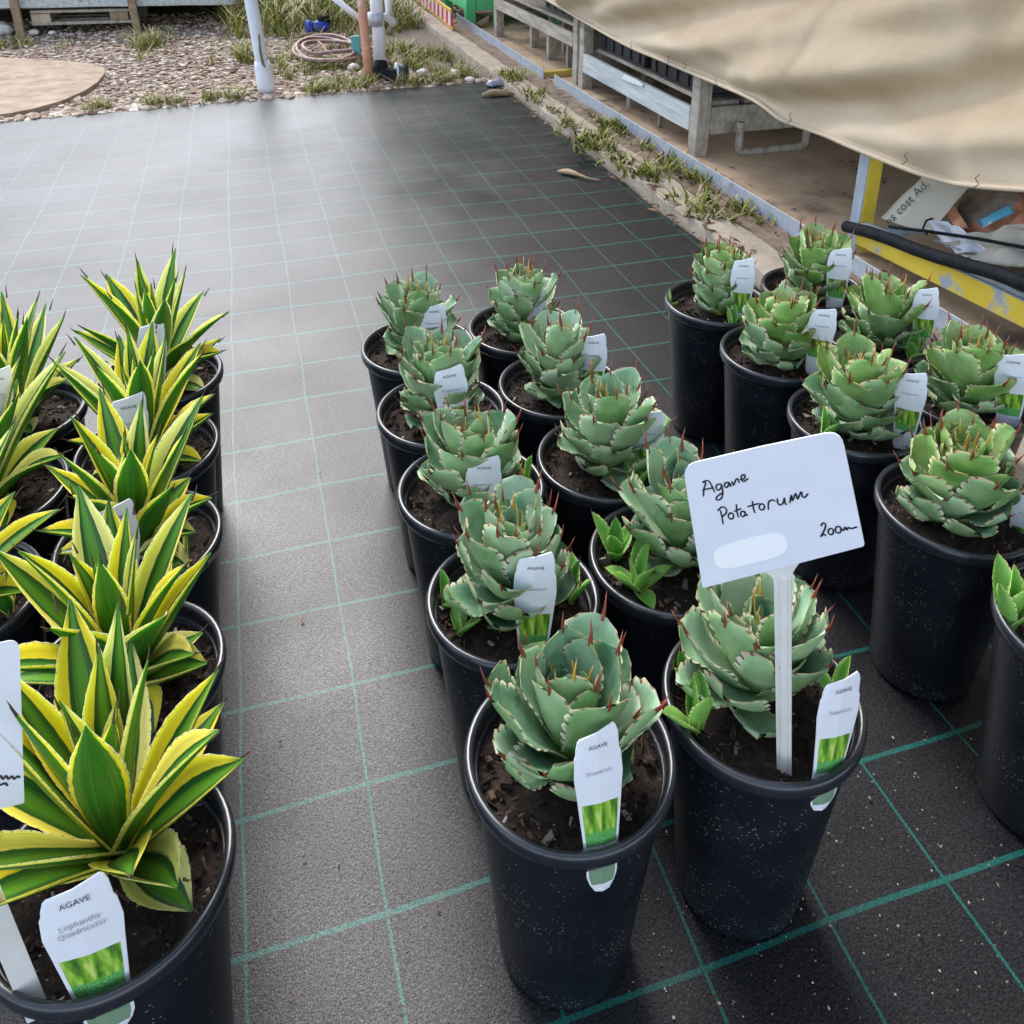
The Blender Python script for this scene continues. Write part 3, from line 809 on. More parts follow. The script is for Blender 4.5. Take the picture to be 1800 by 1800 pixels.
def rosette_sword(parent, seed, L=.175, W=.047, n=26, detail=1, rot=0., tilt=(0, 0), avoid=None):
    rg = random.Random(seed)
    core = obj('rosette', core_mesh(.013, .035 * ZS), M['stripe_out'], parent, (tilt[0], tilt[1], SOIL_Z - .002))
    nt, nu = (22, 8) if detail > 1 else (14, 6)
    for k in range(n):
        q = k / (n - 1)
        az = rot + k * 2.39996 + rg.uniform(-.18, .18)
        e0 = R(86 - 66 * q ** .9 + rg.uniform(-6, 6))
        curl = R(rg.uniform(-14, 10) - 6 * q)
        ln_ = L * (.62 + .38 * min(1, q * 3)) * (1 - .45 * max(0, (q - .5) / .5)) * rg.uniform(.88, 1.1)
        wd = W * (.55 + .45 * min(1, q * 2.2)) * rg.uniform(.88, 1.08)
        if q > .9: e0 = R(rg.uniform(9, 19)); ln_ *= .85
        r0 = .003 + .008 * q
        z0 = .030 * (1 - q)
        if avoid is not None and q > .6 and abs((az - avoid + math.pi) % (2 * math.pi) - math.pi) < .55: az += .75
        me = leaf(W_SWORD, ln_, wd, e0, curl, .42 + .2 * rg.random(), .0050, az, None, rg, nt, nu, .010, .016, wav=.01, twist=rg.uniform(-.25, .25), zs=1.30, side=rg.uniform(-.07, .07))
        add_leaf(me, [M['stripe_in'], M['stripe_out'], M['spine_dark']], core, (r0 * math.cos(az), r0 * math.sin(az), z0 * ZS + .002))
    return core

def offset(parent, dx, dy, seed, L=.035, n=5, lean=0., spread=.55, striped=False):
    """a small pup beside the mother rosette"""
    rg = random.Random(seed)
    core = obj('offset', core_mesh(.004, .012), M['pup'], parent, (dx, dy, SOIL_Z))
    for k in range(n):
        q = k / max(1, n - 1)
        az = k * 2.39996 + rg.uniform(-.3, .3) + lean
        me = leaf(W_PUP, L * rg.uniform(.75, 1.15), L * .48, R(82 - 58 * q * spread * 1.5), R(rg.uniform(-12, 8)), .5, .003, az, None, rg, 8, 4, .004, .03)
        mm = [M['stripe_in'], M['stripe_out'], M['spine_dark']] if striped else [M['pup'], M['pup'], M['spine']]
        add_leaf(me, mm, core, (.002 * math.cos(az), .002 * math.sin(az), .001))
    return core

def potted(x, y, label, group, seed):
    t = empty('potted_agave', (x, y, 0))
    tag(t, label, 'potted plant', group)
    p = obj('pot', pot_me, M['pot'], t)
    p.rotation_euler = (0, 0, seed * 1.7)
    rm = obj('rim', rim_me, M['rim'], p)
    s = obj('soil', soil_mes[seed % 4], M['soil'], t, (0, 0, SOIL_Z))
    c = obj('bark_chips', chip_mes[seed % 3], M['chip'], s); c['kind'] = 'stuff'
    s.rotation_euler = (0, 0, seed * .9)
    return t

G_M, G_R, G_V = 'agaves along the bare mat aisle', 'agaves in the block beside the kerb', 'striped agaves across the aisle'
POT = {}
ORD = ['', 'first', 'second', 'third', 'fourth', 'fifth']
# aisle row (M) and the row that carries the handwritten sign (N)
for i, (x, y) in enumerate([(.223, .546), (.228, .745), (.2305, .945), (.233, 1.139), (.2385, 1.345)], 1):
    lab = ['blue green agave in speckled black pot, first of the aisle row, beside the sign pot',
           'blue green agave with two lime offsets at the pot edge, second of the aisle row',
           'blue green agave with a yellow green side leaf, third of the aisle row',
           'tall pale green agave in black pot, fourth of the aisle row',
           'pale green agave with red tipped spines, last and fifth of the aisle row'][i - 1]
    POT['M%d' % i] = potted(x, y, lab, G_M, i)
for i, (x, y) in enumerate([(.429, .547), (.430, .752), (.431, .955), (.432, 1.155), (.433, 1.355)], 1):
    lab = ['blue green agave in the black pot that holds the handwritten white name sign',
           'agave crowded by several small green offsets, directly behind the handwritten sign pot',
           'blue green agave in black pot, second pot behind the handwritten sign pot',
           'blue green agave in black pot, third pot behind the handwritten sign pot',
           'dark lower leaved agave in black pot, fourth pot behind the handwritten sign pot'][i - 1]
    POT['N%d' % i] = potted(x, y, lab, G_M, i + 5)
for i, (x, y) in enumerate([(.825, .520), (.827, .727), (.828, .935), (.829, 1.144), (.822, 1.346)]):
    lab = ['black pot with narrow upright green leaves, end pot of the inner kerb block row',
           'fat many leaved fresh green agave, second from the narrow leaved end pot',
           'fresh green agave with a lone lime offset, third from the narrow leaved end pot',
           'fresh green rounded agave in black pot, fourth from the narrow leaved end pot',
           'small fresh green agave with a leafy offset, corner pot of the kerb block'][i]
    POT['R%d' % i] = potted(x, y, lab, G_R, i + 11)
for i, (x, y) in enumerate([(1.032, .935), (1.033, 1.144), (1.034, 1.345)]):
    lab = ['green agave in black pot beside the long yellow painted steel rail',
           'green agave in black pot, middle of the row against the yellow steel rail',
           'green agave in the kerb side corner, beside the yellow steel post'][i]
    POT['S%d' % (i + 2)] = potted(x, y, lab, G_R, i + 17)
for i, (x, y) in enumerate([(-.178, .557), (-.185, .765), (-.188, .968), (-.192, 1.165), (-.187, 1.372)], 1):
    lab = ['large yellow edged striped agave, end pot with the big name tag and white stake',
           'yellow edged striped agave, second pot from the white stake pot on the aisle',
           'yellow edged striped agave with sprawling lower leaf, third from the white stake pot',
           'yellow edged striped agave, fourth from the white stake pot on the aisle',
           'tall yellow edged striped agave, last and fifth pot from the white stake pot'][i - 1]
    POT['V%d' % i] = potted(x, y, lab, G_V, i + 20)
for i, (x, y) in enumerate([(-.388, .930), (-.388, 1.125), (-.390, 1.320)], 1):
    lab = ['striped agave with a small folded striped offset, outer row behind the aisle row',
           'striped agave, middle pot of the outer row behind the striped aisle row',
           'striped agave with dry spent leaf, last pot of the outer striped row'][i - 1]
    POT['W%d' % i] = potted(x, y, lab, G_V, i + 26)

rosette_broad(POT['M1'], 101, L=.090, W=.066, n=30, top=.036, detail=2, rot=1.1, avoid=(-1.25,))
rosette_broad(POT['M2'], 102, L=.084, W=.060, n=36, top=.052, detail=2, rot=.3)
rosette_broad(POT['M3'], 103, L=0.086, W=0.064, n=32, top=0.04, rot=2.2)
rosette_broad(POT['M4'], 104, L=0.08, W=0.06, n=38, top=0.052, rot=4.0)
rosette_broad(POT['M5'], 105, L=0.074, W=0.056, n=34, top=0.05, rot=5.1)
rosette_broad(POT['N1'], 111, L=.088, W=.062, n=34, top=.044, detail=2, rot=2.8, tilt=(.0, .016), avoid=(-1.5, -.75))
rosette_broad(POT['N2'], 112, L=0.082, W=0.06, n=32, top=0.044, rot=.9, tilt=(.02, .012))
rosette_broad(POT['N3'], 113, L=0.08, W=0.059, n=34, top=0.046, rot=3.3)
rosette_broad(POT['N4'], 114, L=0.076, W=0.057, n=34, top=0.044, rot=5.6)
rosette_broad(POT['N5'], 115, L=0.072, W=0.054, n=36, top=0.056, rot=.2)
rosette_broad(POT['R1'], 121, L=0.086, W=0.066, n=38, top=0.036, detail=2, fresh=True, rot=1.9)
rosette_broad(POT['R2'], 122, L=0.082, W=0.064, n=36, top=0.038, fresh=True, rot=3.0)
rosette_broad(POT['R3'], 123, L=0.078, W=0.061, n=36, top=0.04, fresh=True, rot=.7)
rosette_broad(POT['R4'], 124, L=0.066, W=0.054, n=40, top=0.056, fresh=True, rot=2.5, tilt=(.006, 0), open_=.9)
rosette_broad(POT['S2'], 126, L=0.082, W=0.06, n=34, top=0.038, fresh=True, rot=4.4)
rosette_broad(POT['S3'], 127, L=0.08, W=0.06, n=34, top=0.04, fresh=True, rot=5.9)
rosette_broad(POT['S4'], 128, L=0.076, W=0.058, n=34, top=0.048, fresh=True, rot=1.4)
rosette_sword(POT['V1'], 201, L=.172, W=.050, n=25, detail=2, rot=.6, tilt=(.004, .020), avoid=-1.85)
rosette_sword(POT['V2'], 202, L=0.156, W=.048, n=25, detail=2, rot=1.7, avoid=-1.75)
rosette_sword(POT['V3'], 203, L=0.15, W=.046, n=24, rot=3.1, avoid=-1.5)
rosette_sword(POT['V4'], 204, L=0.148, W=.045, n=24, rot=4.6, avoid=-1.5)
rosette_sword(POT['V5'], 205, L=0.162, W=.044, n=24, rot=2.4, avoid=-1.45)
rosette_sword(POT['W1'], 206, L=.155, W=.045, n=22, rot=.4)
rosette_sword(POT['W2'], 207, L=.165, W=.046, n=24, rot=5.2)
rosette_sword(POT['W3'], 208, L=.160, W=.043, n=22, rot=1.2)
# pups
offset(POT['M2'], -.072, .030, 1, .034, 2, 2.4, .5)
offset(POT['M2'], -.066, -.012, 2, .042, 3, 2.9, .9)
offset(POT['M2'], .070, -.004, 3, .042, 4, .3, .5)
offset(POT['M3'], .082, .012, 4, .042, 2, .2, .3)
offset(POT['N1'], -.072, .000, 5, .052, 4, 2.6, .5)
offset(POT['N1'], .080, -.012, 6, .040, 2, -.2, .5)
offset(POT['N1'], -.058, .06, 7, .03, 3, 1.9, .6)
offset(POT['N2'], -.052, -.020, 8, .044, 8, .3, .8)
offset(POT['N2'], -.058, .035, 9, .046, 6, 1.3, .6)
offset(POT['N2'], .028, -.066, 10, .046, 7, 2.0, .7)
offset(POT['N3'], .018, -.058, 11, .040, 5, .7, .5)
offset(POT['R4'], -.005, -.070, 12, .034, 7, .7, .9)
offset(POT['R4'], -.078, .038, 13, .030, 2, 2.7, .5)
offset(POT['R2'], -.066, -.018, 14, .044, 3, 2.2, .5)
offset(POT['R0'], -.073, .040, 21, .058, 6, 2.0, .45)
offset(POT['R0'], -.036, -.012, 15, .080, 6, 2.3, .42)
offset(POT['R0'], .02, .01, 16, .09, 7, .9, .5)
offset(POT['S3'], .02, -.064, 17, .044, 5, 1.1, .5)
offset(POT['S3'], -.062, -.03, 18, .05, 4, 2.7, .4)
offset(POT['W1'], .062, -.020, 19, .040, 5, .3, .35, True)
offset(POT['V3'], .055, -.030, 20, .034, 3, .1, .7, True)

# ================================================================== PLANT TAGS
def text_mesh(name, body, size):
    cu = bpy.data.curves.new(name, 'FONT'); cu.body = body; cu.size = size; cu.align_x = 'CENTER'; cu.align_y = 'CENTER'
    cu.resolution_u = 2
    o = bpy.data.objects.new(name, cu); COL.objects.link(o)
    dg = bpy.context.evaluated_depsgraph_get(); dg.update()
    me = bpy.data.meshes.new_from_object(o.evaluated_get(dg))
    me.name = name; me.materials.clear()
    bpy.data.objects.remove(o); bpy.data.curves.remove(cu)
    return me
T_AGAVE = text_mesh('tag_title', 'AGAVE', .0105)
T_POT = text_mesh('tag_name', 'Potatorum', .0095)
T_LOPH = text_mesh('tag_name', 'Lophantha\nQuadricolor', .0095)
# outline of a tag: (height fraction, half width fraction); the top is clipped, shoulders, then a long taper
TAG_ROWS = [(0, .16), (.05, .26), (.10, .315), (.22, .345), (.30, .36), (.31, .36), (.58, .445), (.60, .45), (.74, .50), (.86, .475), (.88, .445), (.945, .43), (.985, .39), (1, .34)]
def plant_tag(top, bot, width, label, depth_y=None, plane=None, name2=None, pic=True, tip=False, group='white plant tags', bend=.006, face=None):
    """top/bot: world points on the tag axis, width in metres"""
    top, bot = Vector(top), Vector(bot)
    ax = top - bot; L = ax.length; up = ax.normalized()
    view = (Vector(CAMP) - (top + bot) / 2); view.z *= .35
    side = up.cross(view).normalized()
    if face is not None: side = up.cross(Vector(face)).normalized()
    nrm = side.cross(up).normalized()
    if nrm.dot(view) < 0: nrm = -nrm; side = -side
    right = up.cross(nrm)
    V, Fc, MI, U = [], [], [], []
    th = .0006
    cols = [-1, -.86, 0, .86, 1]
    def P(h, c, hw, s):
        b = -bend * (2 * h - 1) ** 2 * 1.0 - .10 * width * c * c * .5
        # upper edge leans a little, as if cut on the skew
        hh = h + (.030 * c if h > .9 else 0)
        return up * (hh * L) + right * (c * hw * width) + nrm * (b + s * th)
    rows = TAG_ROWS
    for s in (1, -1):
        for (h, hw) in rows:
            for c in cols:
                V.append(P(h, c, hw, s)); U.append(((c + 1) / 2, (h - .31) / .27))
    nc = len(cols); n1 = len(rows) * nc
    for s in (0, 1):
        for i in range(len(rows) - 1):
            for j in range(nc - 1):
                a = s * n1 + i * nc + j; q = (a, a + 1, a + nc + 1, a + nc)
                Fc.append(q if s == 0 else q[::-1])
                hm = (rows[i][0] + rows[i + 1][0]) / 2
                k = 0
                if s == 0 and 0 < j < nc - 2:
                    if .31 < hm < .58 and pic: k = 1
                    elif .05 <= hm < .22 and tip: k = 2
                MI.append(k)
    for i in range(len(rows) - 1):
        for j in (0, nc - 1):
            a = i * nc + j; Fc.append((a, a + nc, a + nc + n1, a + n1)); MI.append(0)
    for i in (0, len(rows) - 1):
        for j in range(nc - 1):
            a = i * nc + j; Fc.append((a, a + 1, a + 1 + n1, a + n1)); MI.append(0)
    o = obj('plant_tag', mesh('plant_tag', V, Fc, False, MI, U), [M['white'], M['picture'], M['tagtip']], None, bot)
    tag(o, label, 'plant tag', group)
    rot = Matrix((right, up, nrm)).transposed().to_4x4()
    def put(me, h, sc, mk):
        c = obj('lettering', me.copy(), M[mk], o)
        zoff = nrm * (-bend * (2 * h - 1) ** 2 + th + .0009)
        c.matrix_local = Matrix.Translation(up * (h * L) + zoff) @ rot @ Matrix.Rotation(.06, 4, 'Z') @ Matrix.Scale(sc, 4)
    put(T_AGAVE, .925, width / .048 * .56, 'ink')
    put(name2 or T_POT, .775, width / .048 * .62, 'ink_soft')
    return o

def tag_px(pot, top_px, bot_px, w_px, dy, label, **kw):
    """the tag stands on the plane y = pot centre + dy"""
    Y = POT[pot].location.y + dy
    t = on_y(*top_px, Y); b = on_y(*bot_px, Y + kw.pop('lean', 0.0))
    dist = (t - Vector(CAMP)).dot(Vector(FW))
    return plant_tag(t, b, w_px * dist / F_PX, label, **kw)

def slotted_tag(pot, top_px, rim_px, tip_px, w_px, label, **kw):
    """a tag pushed through the slot under the pot rim: inside above, outside below"""
    c = POT[pot].location
    q = on_z(*rim_px, .268); rd = Vector((q.x - c.x, q.y - c.y, 0)).normalized()
    tg = Vector((-rd.y, rd.x, 0)); dn = (Vector((0, 0, -1)) + rd * .16).normalized()
    p0 = Vector((c.x, c.y, .272)) + rd * .0868
    n_ = tg.cross(dn).normalized()
    t = on_plane(*top_px, p0, n_); b = on_plane(*tip_px, p0, n_)
    return plant_tag(t, b, w_px * (t - Vector(CAMP)).dot(Vector(FW)) / F_PX, label, face=tuple(rd + Vector((0, 0, .1))), tip=True, bend=.002, **kw)
slotted_tag('M1', (1051, 1291), (1060, 1500), (1061, 1569), 92, 'white AGAVE tag with green picture slotted through the first aisle row pot rim')
slotted_tag('N1', (1487, 1197), (1440, 1375), (1446, 1427), 90, 'white AGAVE tag with green picture in the handwritten sign pot')
tag_px('M2', (942, 986), (935, 1200), 78, -.060, 'white AGAVE tag in the second aisle row pot with lime offsets')
tag_px('M3', (852, 812), (842, 985), 66, -.065, 'white plant tag in the third aisle row pot, behind its red spines')
tag_px('M4', (789, 652), (806, 800), 62, -.06, 'white plant tag leaning in the fourth aisle row pot')
tag_px('M5', (763, 540), (758, 665), 48, -.05, 'white plant tag half hidden in the last aisle row pot')
tag_px('N3', (1142, 730), (1132, 872), 56, -.03, 'white plant tag in the second pot behind the sign pot')
tag_px('N4', (1044, 594), (1038, 730), 50, -.03, 'white plant tag in the third pot behind the sign pot')
tag_px('N5', (938, 509), (938, 632), 44, -.03, 'white plant tag in the fourth pot behind the sign pot')
tag_px('R4', (1308, 459), (1297, 590), 42, -.062, 'white plant tag in the corner pot of the kerb block')
tag_px('R3', (1450, 547), (1428, 665), 48, -.062, 'white plant tag in the rounded agave pot, fourth from the narrow leaved pot')
tag_px('R2', (1606, 661), (1583, 800), 52, -.062, 'white plant tag with picture in the pot holding a lone lime offset')
tag_px('R1', (1818, 880), (1785, 1000), 60, -.05, 'white plant tag with picture in the fat many leaved agave pot')
tag_px('S4', (1479, 440), (1463, 560), 42, -.062, 'white plant tag in the pot beside the yellow steel post')
tag_px('S3', (1630, 511), (1618, 628), 43, -.062, 'white plant tag in the middle pot against the yellow rail')
tag_px('S2', (1782, 628), (1768, 775), 56, -.062, 'white plant tag in the green agave pot beside the long yellow rail')
slotted_tag('V1', (125, 1568), (175, 1755), (200, 1820), 136, 'big white tag naming the striped agave, in the white stake pot', name2=T_LOPH)
tag_px('V2', (188, 1186), (120, 1330), 80, -.055, 'white tag tilted behind the big striped leaves, second striped pot', name2=T_LOPH)
tag_px('V3', (198, 898), (215, 1120), 84, -.080, 'white AGAVE tag standing in the third striped pot', name2=T_LOPH)
tag_px('V4', (226, 703), (228, 900), 68, -.080, 'white plant tag standing in the fourth striped pot', name2=T_LOPH)
tag_px('V5', (266, 573), (272, 745), 50, -.080, 'white plant tag standing in the last striped aisle pot', name2=T_LOPH)
tag_px('W2', (-4, 655), (-14, 840), 54, .02, 'white plant tag in the middle pot of the outer striped row', name2=T_LOPH)

# ================================================================== HANDWRITTEN SIGNS
def ribbon(strokes_3d, w, nrm, name):
    V, Fc = [], []
    for st in strokes_3d:
        n = len(st)
        b0 = len(V)
        for i, p in enumerate(st):
            t = (st[min(i + 1, n - 1)] - st[max(i - 1, 0)]).normalized()
            s = t.cross(nrm).normalized() * w * .5 * (1.0 if 0 < i < n - 1 else .6)
            V += [p + s, p - s]
        for i in range(n - 1):
            a = b0 + 2 * i; Fc.append((a, a + 1, a + 3, a + 2))
    return mesh(name, V, Fc)
def smooth_stroke(pts, sub=5):
    out = []
    n = len(pts)
    for i in range(n - 1):
        p0, p1, p2, p3 = [np.array(pts[max(0, min(n - 1, k))], float) for k in (i - 1, i, i + 1, i + 2)]
        for s in range(sub):
            t = s / sub
            out.append(.5 * ((2 * p1) + (-p0 + p2) * t + (2 * p0 - 5 * p1 + 4 * p2 - p3) * t * t + (-p0 + 3 * p1 - 3 * p2 + p3) * t ** 3))
    out.append(np.array(pts[-1], float))
    return out
def loop(cx, cy, rx, ry, a0=-1.2, turns=1.15, n=10):
    return [(cx + rx * math.cos(a0 - 2 * math.pi * turns * k / n), cy + ry * math.sin(a0 - 2 * math.pi * turns * k / n)) for k in range(n + 1)]

# ---- the "Agave Potatorum" sign in the sign pot
base = Vector((POT['N1'].location.x + .004, POT['N1'].location.y - .080, .262))
pn = Vector((CAMP[0] - base.x, CAMP[1] - base.y, .02)).normalized()
sign = empty('name_sign', base)
tag(sign, 'white plastic sign handwritten Agave Potatorum on a flat stem', 'sign')
def onp(x, y): return on_plane(x, y, base, pn)
def slab(outline, nrm, th, name, m, parent, org, off=0.):
    bm = bmesh.new()
    vs = [bm.verts.new(p - org + nrm * off) for p in outline]
    fc = bm.faces.new(vs)
    ex = bmesh.ops.extrude_face_region(bm, geom=[fc])
    for q in ex['geom']:
        if isinstance(q, bmesh.types.BMVert): q.co -= nrm * th
    return obj(name, bm_mesh(name, bm), m, parent)
def rounded(pts, rr, seg=5):
    out = []
    n = len(pts)
    for i in range(n):
        p = Vector(pts[i]); a = Vector(pts[i - 1]); b = Vector(pts[(i + 1) % n])
        da, db = (a - p), (b - p); r_ = rr[i]
        if r_ <= 0: out.append(tuple(p)); continue
        s, e = p + da.normalized() * r_, p + db.normalized() * r_
        for k in range(seg + 1):
            t = k / seg
            q = (s * (1 - t) ** 2 + p * 2 * t * (1 - t) + e * t ** 2); out.append(tuple(q))
    return out
plate_px = rounded([(1200, 818), (1335, 786), (1478, 756), (1520, 960), (1405, 990), (1235, 1034)], [24, 0, 30, 5, 0, 5])
slab([onp(*p) for p in plate_px], pn, .0016, 'plate', M['sign'], sign, base)
# flat stem with a flared shoulder under the plate and a moulded rib
st_px = rounded([(1340, 1005), (1405, 990), (1391, 1010), (1391, 1400), (1366, 1400), (1360, 1015)], [0, 0, 12, 0, 0, 12])
slab([onp(*p) for p in st_px], pn, .0022, 'stem', M['stem'], sign, base, -.0004)
slab([onp(*p) for p in [(1372, 1018), (1384, 1018), (1384, 1380), (1373, 1380)]], pn, .002, 'stem_rib', M['stem'], sign, base, .0012)
cr = lambda x, y: (1150 + x * .36111, 370 + y * .36111)       # measured in an enlarged view
WR = [
    [(240, 1392), (243, 1350), (252, 1325), (236, 1322), (262, 1314), (280, 1338), (294, 1372)], [(233, 1360), (290, 1348)],
    [(326, 1330), (308, 1333), (301, 1350), (312, 1361), (326, 1348), (328, 1332), (334, 1372), (326, 1402), (304, 1408), (306, 1392), (334, 1372)],
    [(366, 1322), (346, 1326), (343, 1342), (356, 1346), (367, 1324), (371, 1340), (378, 1338)],
    [(378, 1316), (386, 1336), (398, 1310), (408, 1306), (414, 1326)],
    [(418, 1310), (438, 1304), (442, 1286), (428, 1288), (424, 1306), (436, 1318), (458, 1303)],
    [(336, 1528), (330, 1490), (322, 1458)], [(308, 1462), (330, 1442), (350, 1450), (350, 1472), (330, 1490)],
    loop(374, 1486, 13, 15), [(400, 1428), (404, 1470), (412, 1494)], [(388, 1464), (424, 1450)],
    loop(432, 1476, 11, 13), [(442, 1462), (447, 1482), (456, 1478)],
    [(478, 1412), (484, 1452), (492, 1472)], [(452, 1442), (512, 1424)],
    loop(524, 1442, 13, 15), [(556, 1456), (556, 1424), (564, 1412), (578, 1408), (590, 1414)],
    [(600, 1400), (602, 1424), (614, 1432), (628, 1422), (634, 1398), (638, 1426), (648, 1428)],
    [(660, 1424), (668, 1384), (672, 1412), (690, 1376), (698, 1404), (716, 1368), (722, 1392), (734, 1394), (750, 1376)],
    [(812, 1536), (822, 1520), (834, 1526), (832, 1546), (816, 1578), (812, 1586), (826, 1574), (836, 1584)],
    loop(860, 1562, 13, 15), loop(896, 1553, 14, 16), [(910, 1546), (922, 1556), (930, 1540), (938, 1554), (946, 1542), (960, 1547), (990, 1538)],
]
st3 = [[onp(*cr(*q)) - base + pn * .0004 for q in smooth_stroke(s)] for s in WR]
obj('handwriting', ribbon(st3, .0014, pn, 'handwriting'), M['ink'], sign)
a_ = math.radians(-14)
blob = []
for k in range(40):
    t = 2 * math.pi * k / 40
    ex_, ey_ = math.copysign(abs(math.cos(t)) ** .45, math.cos(t)) * 182, math.copysign(abs(math.sin(t)) ** .75, math.sin(t)) * 60
    blob.append(cr(469 + ex_ * math.cos(a_) - ey_ * math.sin(a_), 1657 + ex_ * math.sin(a_) + ey_ * math.cos(a_)))
slab([onp(*p) for p in blob], pn, .0004, 'blank_patch', M['blank_patch'], sign, base, .0005)  # blank white patch added over the plate

# ---- the second sign, cut off by the photograph's edge, in the first striped pot
base2 = on_z(66, 1768, .258)
pn2 = Vector((CAMP[0] - base2.x, CAMP[1] - base2.y, .22)).normalized()
sign2 = empty('name_sign', base2)
tag(sign2, 'white plastic sign on a slanted stem among the striped agave leaves', 'sign')
def onp2(x, y): return on_plane(x, y, base2, pn2)
pl = rounded([(-255, 1190), (34, 1122), (43, 1412), (-210, 1470)], [20, 22, 5, 5])
slab([onp2(*p) for p in pl], pn2, .0016, 'plate', M['sign'], sign2, base2)
bx = onp2(70, 1772)
slab([onp2(*p) for p in [(-105, 1444), (-50, 1432), (92, 1782), (48, 1800)]], pn2, .0022, 'stem', M['stem'], sign2, base2, -.0004)
cr2 = lambda x, y: (x * .36111, 1150 + y * .36111)
WR2 = [[(-60, 612), (-40, 590), (-20, 606), (0, 592), (15, 606), (28, 592), (42, 606), (56, 594), (70, 606), (84, 594), (97, 600)], [(-20, 642), (5, 634), (25, 628), (38, 640)]]
obj('handwriting', ribbon([[onp2(*cr2(*q)) - base2 + pn2 * .0004 for q in smooth_stroke(s)] for s in WR2], .0016, pn2, 'handwriting'), M['ink'], sign2)

# ================================================================== KERB SIDE: strips, benches, rack, cloth
def angle_strip(name, a, b, h, label, grp):
    t = empty(name, a); tag(t, label, 'metal strip', grp)
    beam('upright_flange', Vector(a) + Vector((0, 0, h / 2)), Vector(b) + Vector((0, 0, h / 2)), .003, h, M['galv'], t, .0006)
    beam('foot_flange', Vector(a) + Vector((.026, 0, .0025)), Vector(b) + Vector((.026, 0, .0025)), .045, .003, M['galv'], t, .0006)
    return t
angle_strip('metal_strip', (1.525, 1.2, .018), (1.515, 4.23, .018), .062, 'long galvanised angle strip beside the benches, nearer the pots', 'metal strips along the kerb')
angle_strip('metal_strip', (1.50, 4.36, .018), (1.53, 6.42, .018), .062, 'galvanised angle strip running on towards the green crate', 'metal strips along the kerb')

def bench(name, x0, x1, y0, y1, post_h, rail_z, rail_h, label, front_mat, inner):
    t = empty(name, (x0, y0, .016)); tag(t, label, 'bench', 'low timber benches under the cloth')
    for (px, py) in ((x0, y0), (x0, y1), (x1, y0), (x1, y1)):
        beam('post', (px + .03, py, .0), (px + .03, py, post_h), .055, .062, M['timber'], t, .003, up=(0, 1, 0), jitter=.002, seed=px + py)
    beam('front_rail', (x0 + .012, y0 + .035, rail_z), (x0 + .012, y1 - .035, rail_z), .022, rail_h, M[front_mat], t, .003, jitter=.002, seed=1)
    beam('back_rail', (x1 + .04, y0 + .035, rail_z), (x1 + .04, y1 - .035, rail_z), .022, rail_h, M['timber'], t, .003)
    beam('end_board', (x0 + .062, y0 - .01, rail_z), (x1 + .0, y0 - .01, rail_z), .022, rail_h * 1.15, M['timber'], t, .003, jitter=.002, seed=2)
    beam('end_board', (x0 + .062, y1 + .01, rail_z), (x1 + .0, y1 + .01, rail_z), .022, rail_h * 1.15, M['timber'], t, .003)
    n = 7
    for k in range(n):
        xx = x0 + .07 + (x1 - x0 - .08) * (k + .5) / n
        beam('slat', (xx, y0 + .02, rail_z + rail_h / 2 + .010), (xx, y1 - .02, rail_z + rail_h / 2 + .010), (x1 - x0 - .08) / n * .84, .018, M['timber'], t, .002, jitter=.0015, seed=k)
    for (xx, yy, w) in inner:
        beam('leg', (xx, yy, .0), (xx, yy, rail_z - rail_h * .35), w, w * .8, M['timber'], t, .002, up=(0, 1, 0))
    return t
bench('timber_bench', 1.63, 2.75, 2.965, 4.17, .40, .150, .095, 'low weathered timber bench with pale blue grey front rail', 'timber_blue',
      [(1.72, 3.10, .045), (1.70, 3.38, .018), (1.72, 3.72, .045), (1.80, 4.02, .05), (1.95, 4.05, .05), (2.2, 3.4, .05)])
bench('timber_bench', 1.63, 2.75, 4.26, 5.75, .40, .235, .070, 'second timber bench with plain grey rail, next to the green crate', 'timber',
      [(1.72, 4.42, .05), (1.76, 4.66, .04), (1.74, 4.92, .05), (1.9, 5.1, .05), (1.76, 5.3, .05), (2.0, 4.6, .05), (2.2, 4.9, .06)])
# paper scrap and tie on the bench rail
pr = [on_x(*p, 1.628) for p in [(1100, 130), (1122, 140), (1133, 148), (1130, 152), (1106, 143), (1095, 137)]]
slab(pr, Vector((-1, 0, 0)), .002, 'paper_scrap', M['white'], None, Vector((0, 0, 0)), .006)
ps = bpy.data.objects['paper_scrap']; tag(ps, 'torn white paper scrap stuck on the pale bench rail', 'paper')
# bent steel U leg under the near bench end
u = [Vector((1.80, 2.90, .15)), Vector((1.80, 2.90, .05)), Vector((1.805, 2.90, .032)), Vector((1.83, 2.90, .028)), Vector((2.07, 2.90, .028)), Vector((2.095, 2.90, .034)), Vector((2.10, 2.90, .05)), Vector((2.10, 2.90, .15))]
tag(obj('trestle', tube('trestle', [p - u[0] for p in u], .016, 8), M['timber'], None, u[0]), 'bent grey U shaped leg frame standing under the bench end board', 'trestle')
